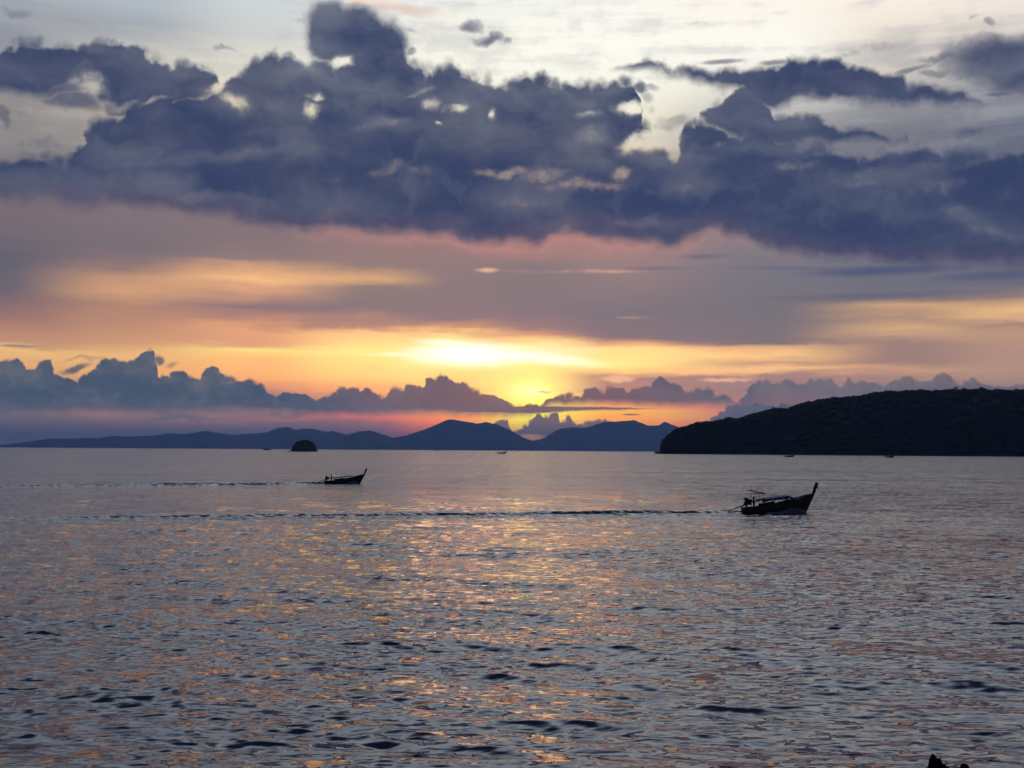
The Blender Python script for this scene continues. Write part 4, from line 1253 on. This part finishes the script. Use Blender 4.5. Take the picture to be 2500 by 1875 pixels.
def boatman(boat, local, face, label, shirt):
    """A standing man, one hand reaching back to the engine's tiller."""
    root = empty("person", boat.matrix_basis @ Vector(local), boat.rotation_euler.z + face)
    tag(root, label, "person")
    # x forward, y left; heights in metres
    P_ = [(0, 0, 0.92), (0, 0, 1.08), (0.01, 0, 1.30), (0.0, 0, 1.43), (0.02, 0, 1.50), (0.04, 0, 1.60), (0.045, 0, 1.70),      # pelvis to crown
          (0.0, 0.17, 1.40), (0.06, 0.24, 1.14), (0.24, 0.20, 0.98), (0.31, 0.18, 0.96),                                           # left arm
          (0.0, -0.17, 1.40), (-0.08, -0.25, 1.16), (-0.22, -0.22, 0.98), (-0.30, -0.20, 0.97),                                    # right arm
          (0.0, 0.10, 0.86), (0.03, 0.12, 0.48), (-0.01, 0.13, 0.09), (0.13, 0.14, 0.04),                                          # left leg
          (0.0, -0.10, 0.86), (0.02, -0.13, 0.48), (-0.02, -0.14, 0.09), (0.12, -0.15, 0.04)]                                      # right leg
    E_ = [(0, 1), (1, 2), (2, 3), (3, 4), (4, 5), (5, 6), (3, 7), (7, 8), (8, 9), (9, 10), (3, 11), (11, 12), (12, 13), (13, 14),
          (0, 15), (15, 16), (16, 17), (17, 18), (0, 19), (19, 20), (20, 21), (21, 22)]
    R_ = [(0.12, 0.15), (0.105, 0.135), (0.12, 0.165), (0.08, 0.12), 0.055, (0.095, 0.085), (0.075, 0.07), 0.065, 0.05, 0.038, 0.034, 0.065, 0.05, 0.038, 0.034,
          0.095, 0.062, 0.042, 0.04, 0.095, 0.062, 0.042, 0.04]
    body = skinned("body", P_, E_, R_, skin_mat, root)
    skinned("shirt", [(0, 0, 0.90), (0, 0, 1.08), (0.01, 0, 1.30), (0, 0, 1.42), (0, 0.18, 1.40), (0.05, 0.235, 1.20), (0, -0.18, 1.40), (-0.07, -0.245, 1.22)],
            [(0, 1), (1, 2), (2, 3), (3, 4), (4, 5), (3, 6), (6, 7)], [(0.14, 0.17), (0.125, 0.155), (0.14, 0.185), (0.10, 0.13), 0.085, 0.075, 0.085, 0.075], shirt, root)
    skinned("shorts", [(0, 0, 0.94), (0, 0.10, 0.84), (0.025, 0.115, 0.54), (0, -0.10, 0.84), (0.015, -0.125, 0.54)], [(0, 1), (1, 2), (0, 3), (3, 4)],
            [(0.13, 0.16), 0.115, 0.085, 0.115, 0.085], short_mat, root)
    skinned("hair", [(0.02, 0, 1.66), (0.02, 0, 1.715)], [(0, 1)], [(0.092, 0.088), (0.07, 0.068)], hair_mat, root)
    for sgn, (hx, hy, hz_), dirx in ((1, (0.31, 0.18, 0.96), 1), (-1, (-0.30, -0.20, 0.97), -1)):
        hp, he, hrad = [(hx - dirx * 0.03, hy, hz_), (hx + dirx * 0.045, hy, hz_)], [(0, 1)], [0.028, (0.02, 0.034)]
        for k in range(5):
            yy = hy + (k - 1.5) * 0.021 if k < 4 else hy - 0.035 * sgn
            ln = (0.07, 0.085, 0.08, 0.06, 0.045)[k]
            bx = hx + dirx * (0.05 if k < 4 else 0.0)
            i0 = len(hp)
            hp += [(bx, yy, hz_), (bx + dirx * ln * 0.6, yy, hz_ - 0.012), (bx + dirx * ln * 0.85, yy, hz_ - 0.04)]
            he += [(1 if k < 4 else 0, i0), (i0, i0 + 1), (i0 + 1, i0 + 2)]
            hrad += [0.0095, 0.009, 0.007]
        skinned("hand", hp, he, hrad, skin_mat, root, 1)
    new_obj("nose", *tube([(0.10, 0, 1.63), (0.125, 0, 1.61), (0.137, 0, 1.595)], [0.010, 0.014, 0.018], 6), skin_mat, root, True)
    for sgn in (-1, 1):
        new_obj("eye", *tube([(0.110, sgn * 0.032, 1.635), (0.122, sgn * 0.032, 1.635)], [0.012, 0.008], 8), hair_mat, root)
        new_obj("ear", *tube([(0.04, sgn * 0.078, 1.585), (0.03, sgn * 0.095, 1.61), (0.04, sgn * 0.085, 1.64)], [0.010, 0.018, 0.010], 6), skin_mat, root, True)
    new_obj("mouth", *tube([(0.112, -0.024, 1.563), (0.124, 0, 1.56), (0.112, 0.024, 1.563)], [0.006, 0.009, 0.006], 6), skin_mat, root, True)
    return root


boatman(boat_a, (1.30, 0.0, 0.47), 0.0, "man in dark clothes standing at the stern of the larger right-hand boat", shirt_a)
boatman(boat_b, (1.52, 0.05, 0.47), 0.3, "man in dark clothes standing at the stern of the boat left of centre", shirt_b)

# ------------------------------------------------------------------ far boats
def far_boat(x, y, size_px, label, flip=False):
    p = on_water(x, y)
    d = math.hypot(p.x, p.y)
    c = copy_tree(boat_b)
    s = size_px / 2900 * d / 9.5
    c.scale = (s, s, s)
    c.location = p
    c.rotation_euler = (0, 0, math.radians(180 - 8) if flip else math.radians(6))
    c['label'] = label
    return c


far_boat(1214, 1107.5, 24, "tiny dark boat far out below the bright gap between the mountains")
far_boat(1916, 1115.8, 25, "tiny long-tail boat in front of the headland, left of the pair")
far_boat(2160, 1117.3, 25, "tiny long-tail boat in front of the headland, right of the pair")
far_boat(662, 1099.5, 22, "tiny dark boat on the horizon just left of the islet", True)
far_boat(1062, 1102.0, 10, "minute dark boat speck on the horizon under the central mountain")

# ------------------------------------------------------------------ broken stumps in the foreground
stump_mat = material("wet_black_timber", (0.018, 0.014, 0.012), 0.85, 0.5, 7.0, spec=0.2)


def stump(x, y_base, heights, half, label, seed):
    base = on_water(x, y_base)
    t = empty("tree_stump", (base.x, base.y, 0))
    tag(t, label, "stump", "broken stumps in the foreground water")
    rn = np.random.default_rng(seed)
    ns_, nl = 40, 10
    V, Fc = [], []
    for l in range(nl):
        f = l / (nl - 1)
        for k in range(ns_):
            an = 2 * math.pi * k / ns_
            side = math.cos(an)                                  # left to right across the view
            top = np.interp(side, [q[0] for q in heights], [q[1] for q in heights]) * (0.965 + 0.06 * rn.random()) if l == nl - 1 else None
            topb = np.interp(side, [q[0] for q in heights], [q[1] for q in heights])
            z = -0.4 + (topb + 0.4) * f
            if top is not None: z = top
            rr = half * (1.18 - 0.22 * f) * (1 + 0.10 * math.sin(5 * an + seed) + 0.05 * math.sin(11 * an) + 0.05 * rn.random())
            V.append((rr * math.cos(an), rr * 0.8 * math.sin(an), z))
    for l in range(nl - 1):
        for k in range(ns_):
            a, b = l * ns_ + k, l * ns_ + (k + 1) % ns_
            Fc.append((a, b, b + ns_, a + ns_))
    top0 = (nl - 1) * ns_
    ci = len(V)
    for k in range(ns_):                                         # hollow, splintered heart
        v = V[top0 + k]
        V.append((v[0] * 0.6, v[1] * 0.6, v[2] * 0.80 + 0.02 * rn.random()))
    V.append((0, 0, min(q[1] for q in heights) * 0.7))
    for k in range(ns_):
        a, b = k, (k + 1) % ns_
        Fc.append((top0 + a, top0 + b, ci + b, ci + a))
        Fc.append((ci + a, ci + b, len(V) - 1))
    new_obj("trunk", V, Fc, stump_mat, t)
    return t


stump(2290, 1905, [(-1, 0.26), (-0.72, 0.46), (-0.45, 0.53), (-0.15, 0.56), (0.05, 0.54), (0.2, 0.45), (0.5, 0.38), (0.8, 0.32), (0.93, 0.37), (1.0, 0.26)], 0.235, "larger jagged black stump poking up at the bottom right corner", 5)
stump(2356, 1905, [(-1, 0.22), (-0.6, 0.355), (0.0, 0.365), (0.8, 0.36), (1.0, 0.25)], 0.105, "smaller flat-topped black stump right of the jagged one", 8)

# ------------------------------------------------------------------ haze over the water
hz = bpy.data.materials.new("sea_haze")
hz.use_nodes = True
N = hz.node_tree
N.nodes.clear()
pv_ = N.nodes.new('ShaderNodeVolumePrincipled')
pv_.inputs['Color'].default_value = (0.26, 0.47, 1.0, 1)
pv_.inputs['Density'].default_value = HAZE_DENSITY
pv_.inputs['Anisotropy'].default_value = 0.45
oo = N.nodes.new('ShaderNodeOutputMaterial')
N.links.new(pv_.outputs[0], oo.inputs['Volume'])
v_, f_ = box((0, 18000, (HAZE_TOP - 3) / 2), (160000, 170000, HAZE_TOP + 3))
haze = new_obj("haze", v_, f_, hz, None, False, "pale blue evening haze lying over the sea", "haze", kind="stuff")
scene.cycles.volume_bounces = 0
scene.cycles.max_bounces = 5
scene.cycles.use_denoising = True
scene.cycles.denoiser = 'OPENIMAGEDENOISE'
scene.cycles.denoising_input_passes = 'RGB'
scene.cycles.adaptive_threshold = 0.02
scene.cycles.caustics_reflective = False
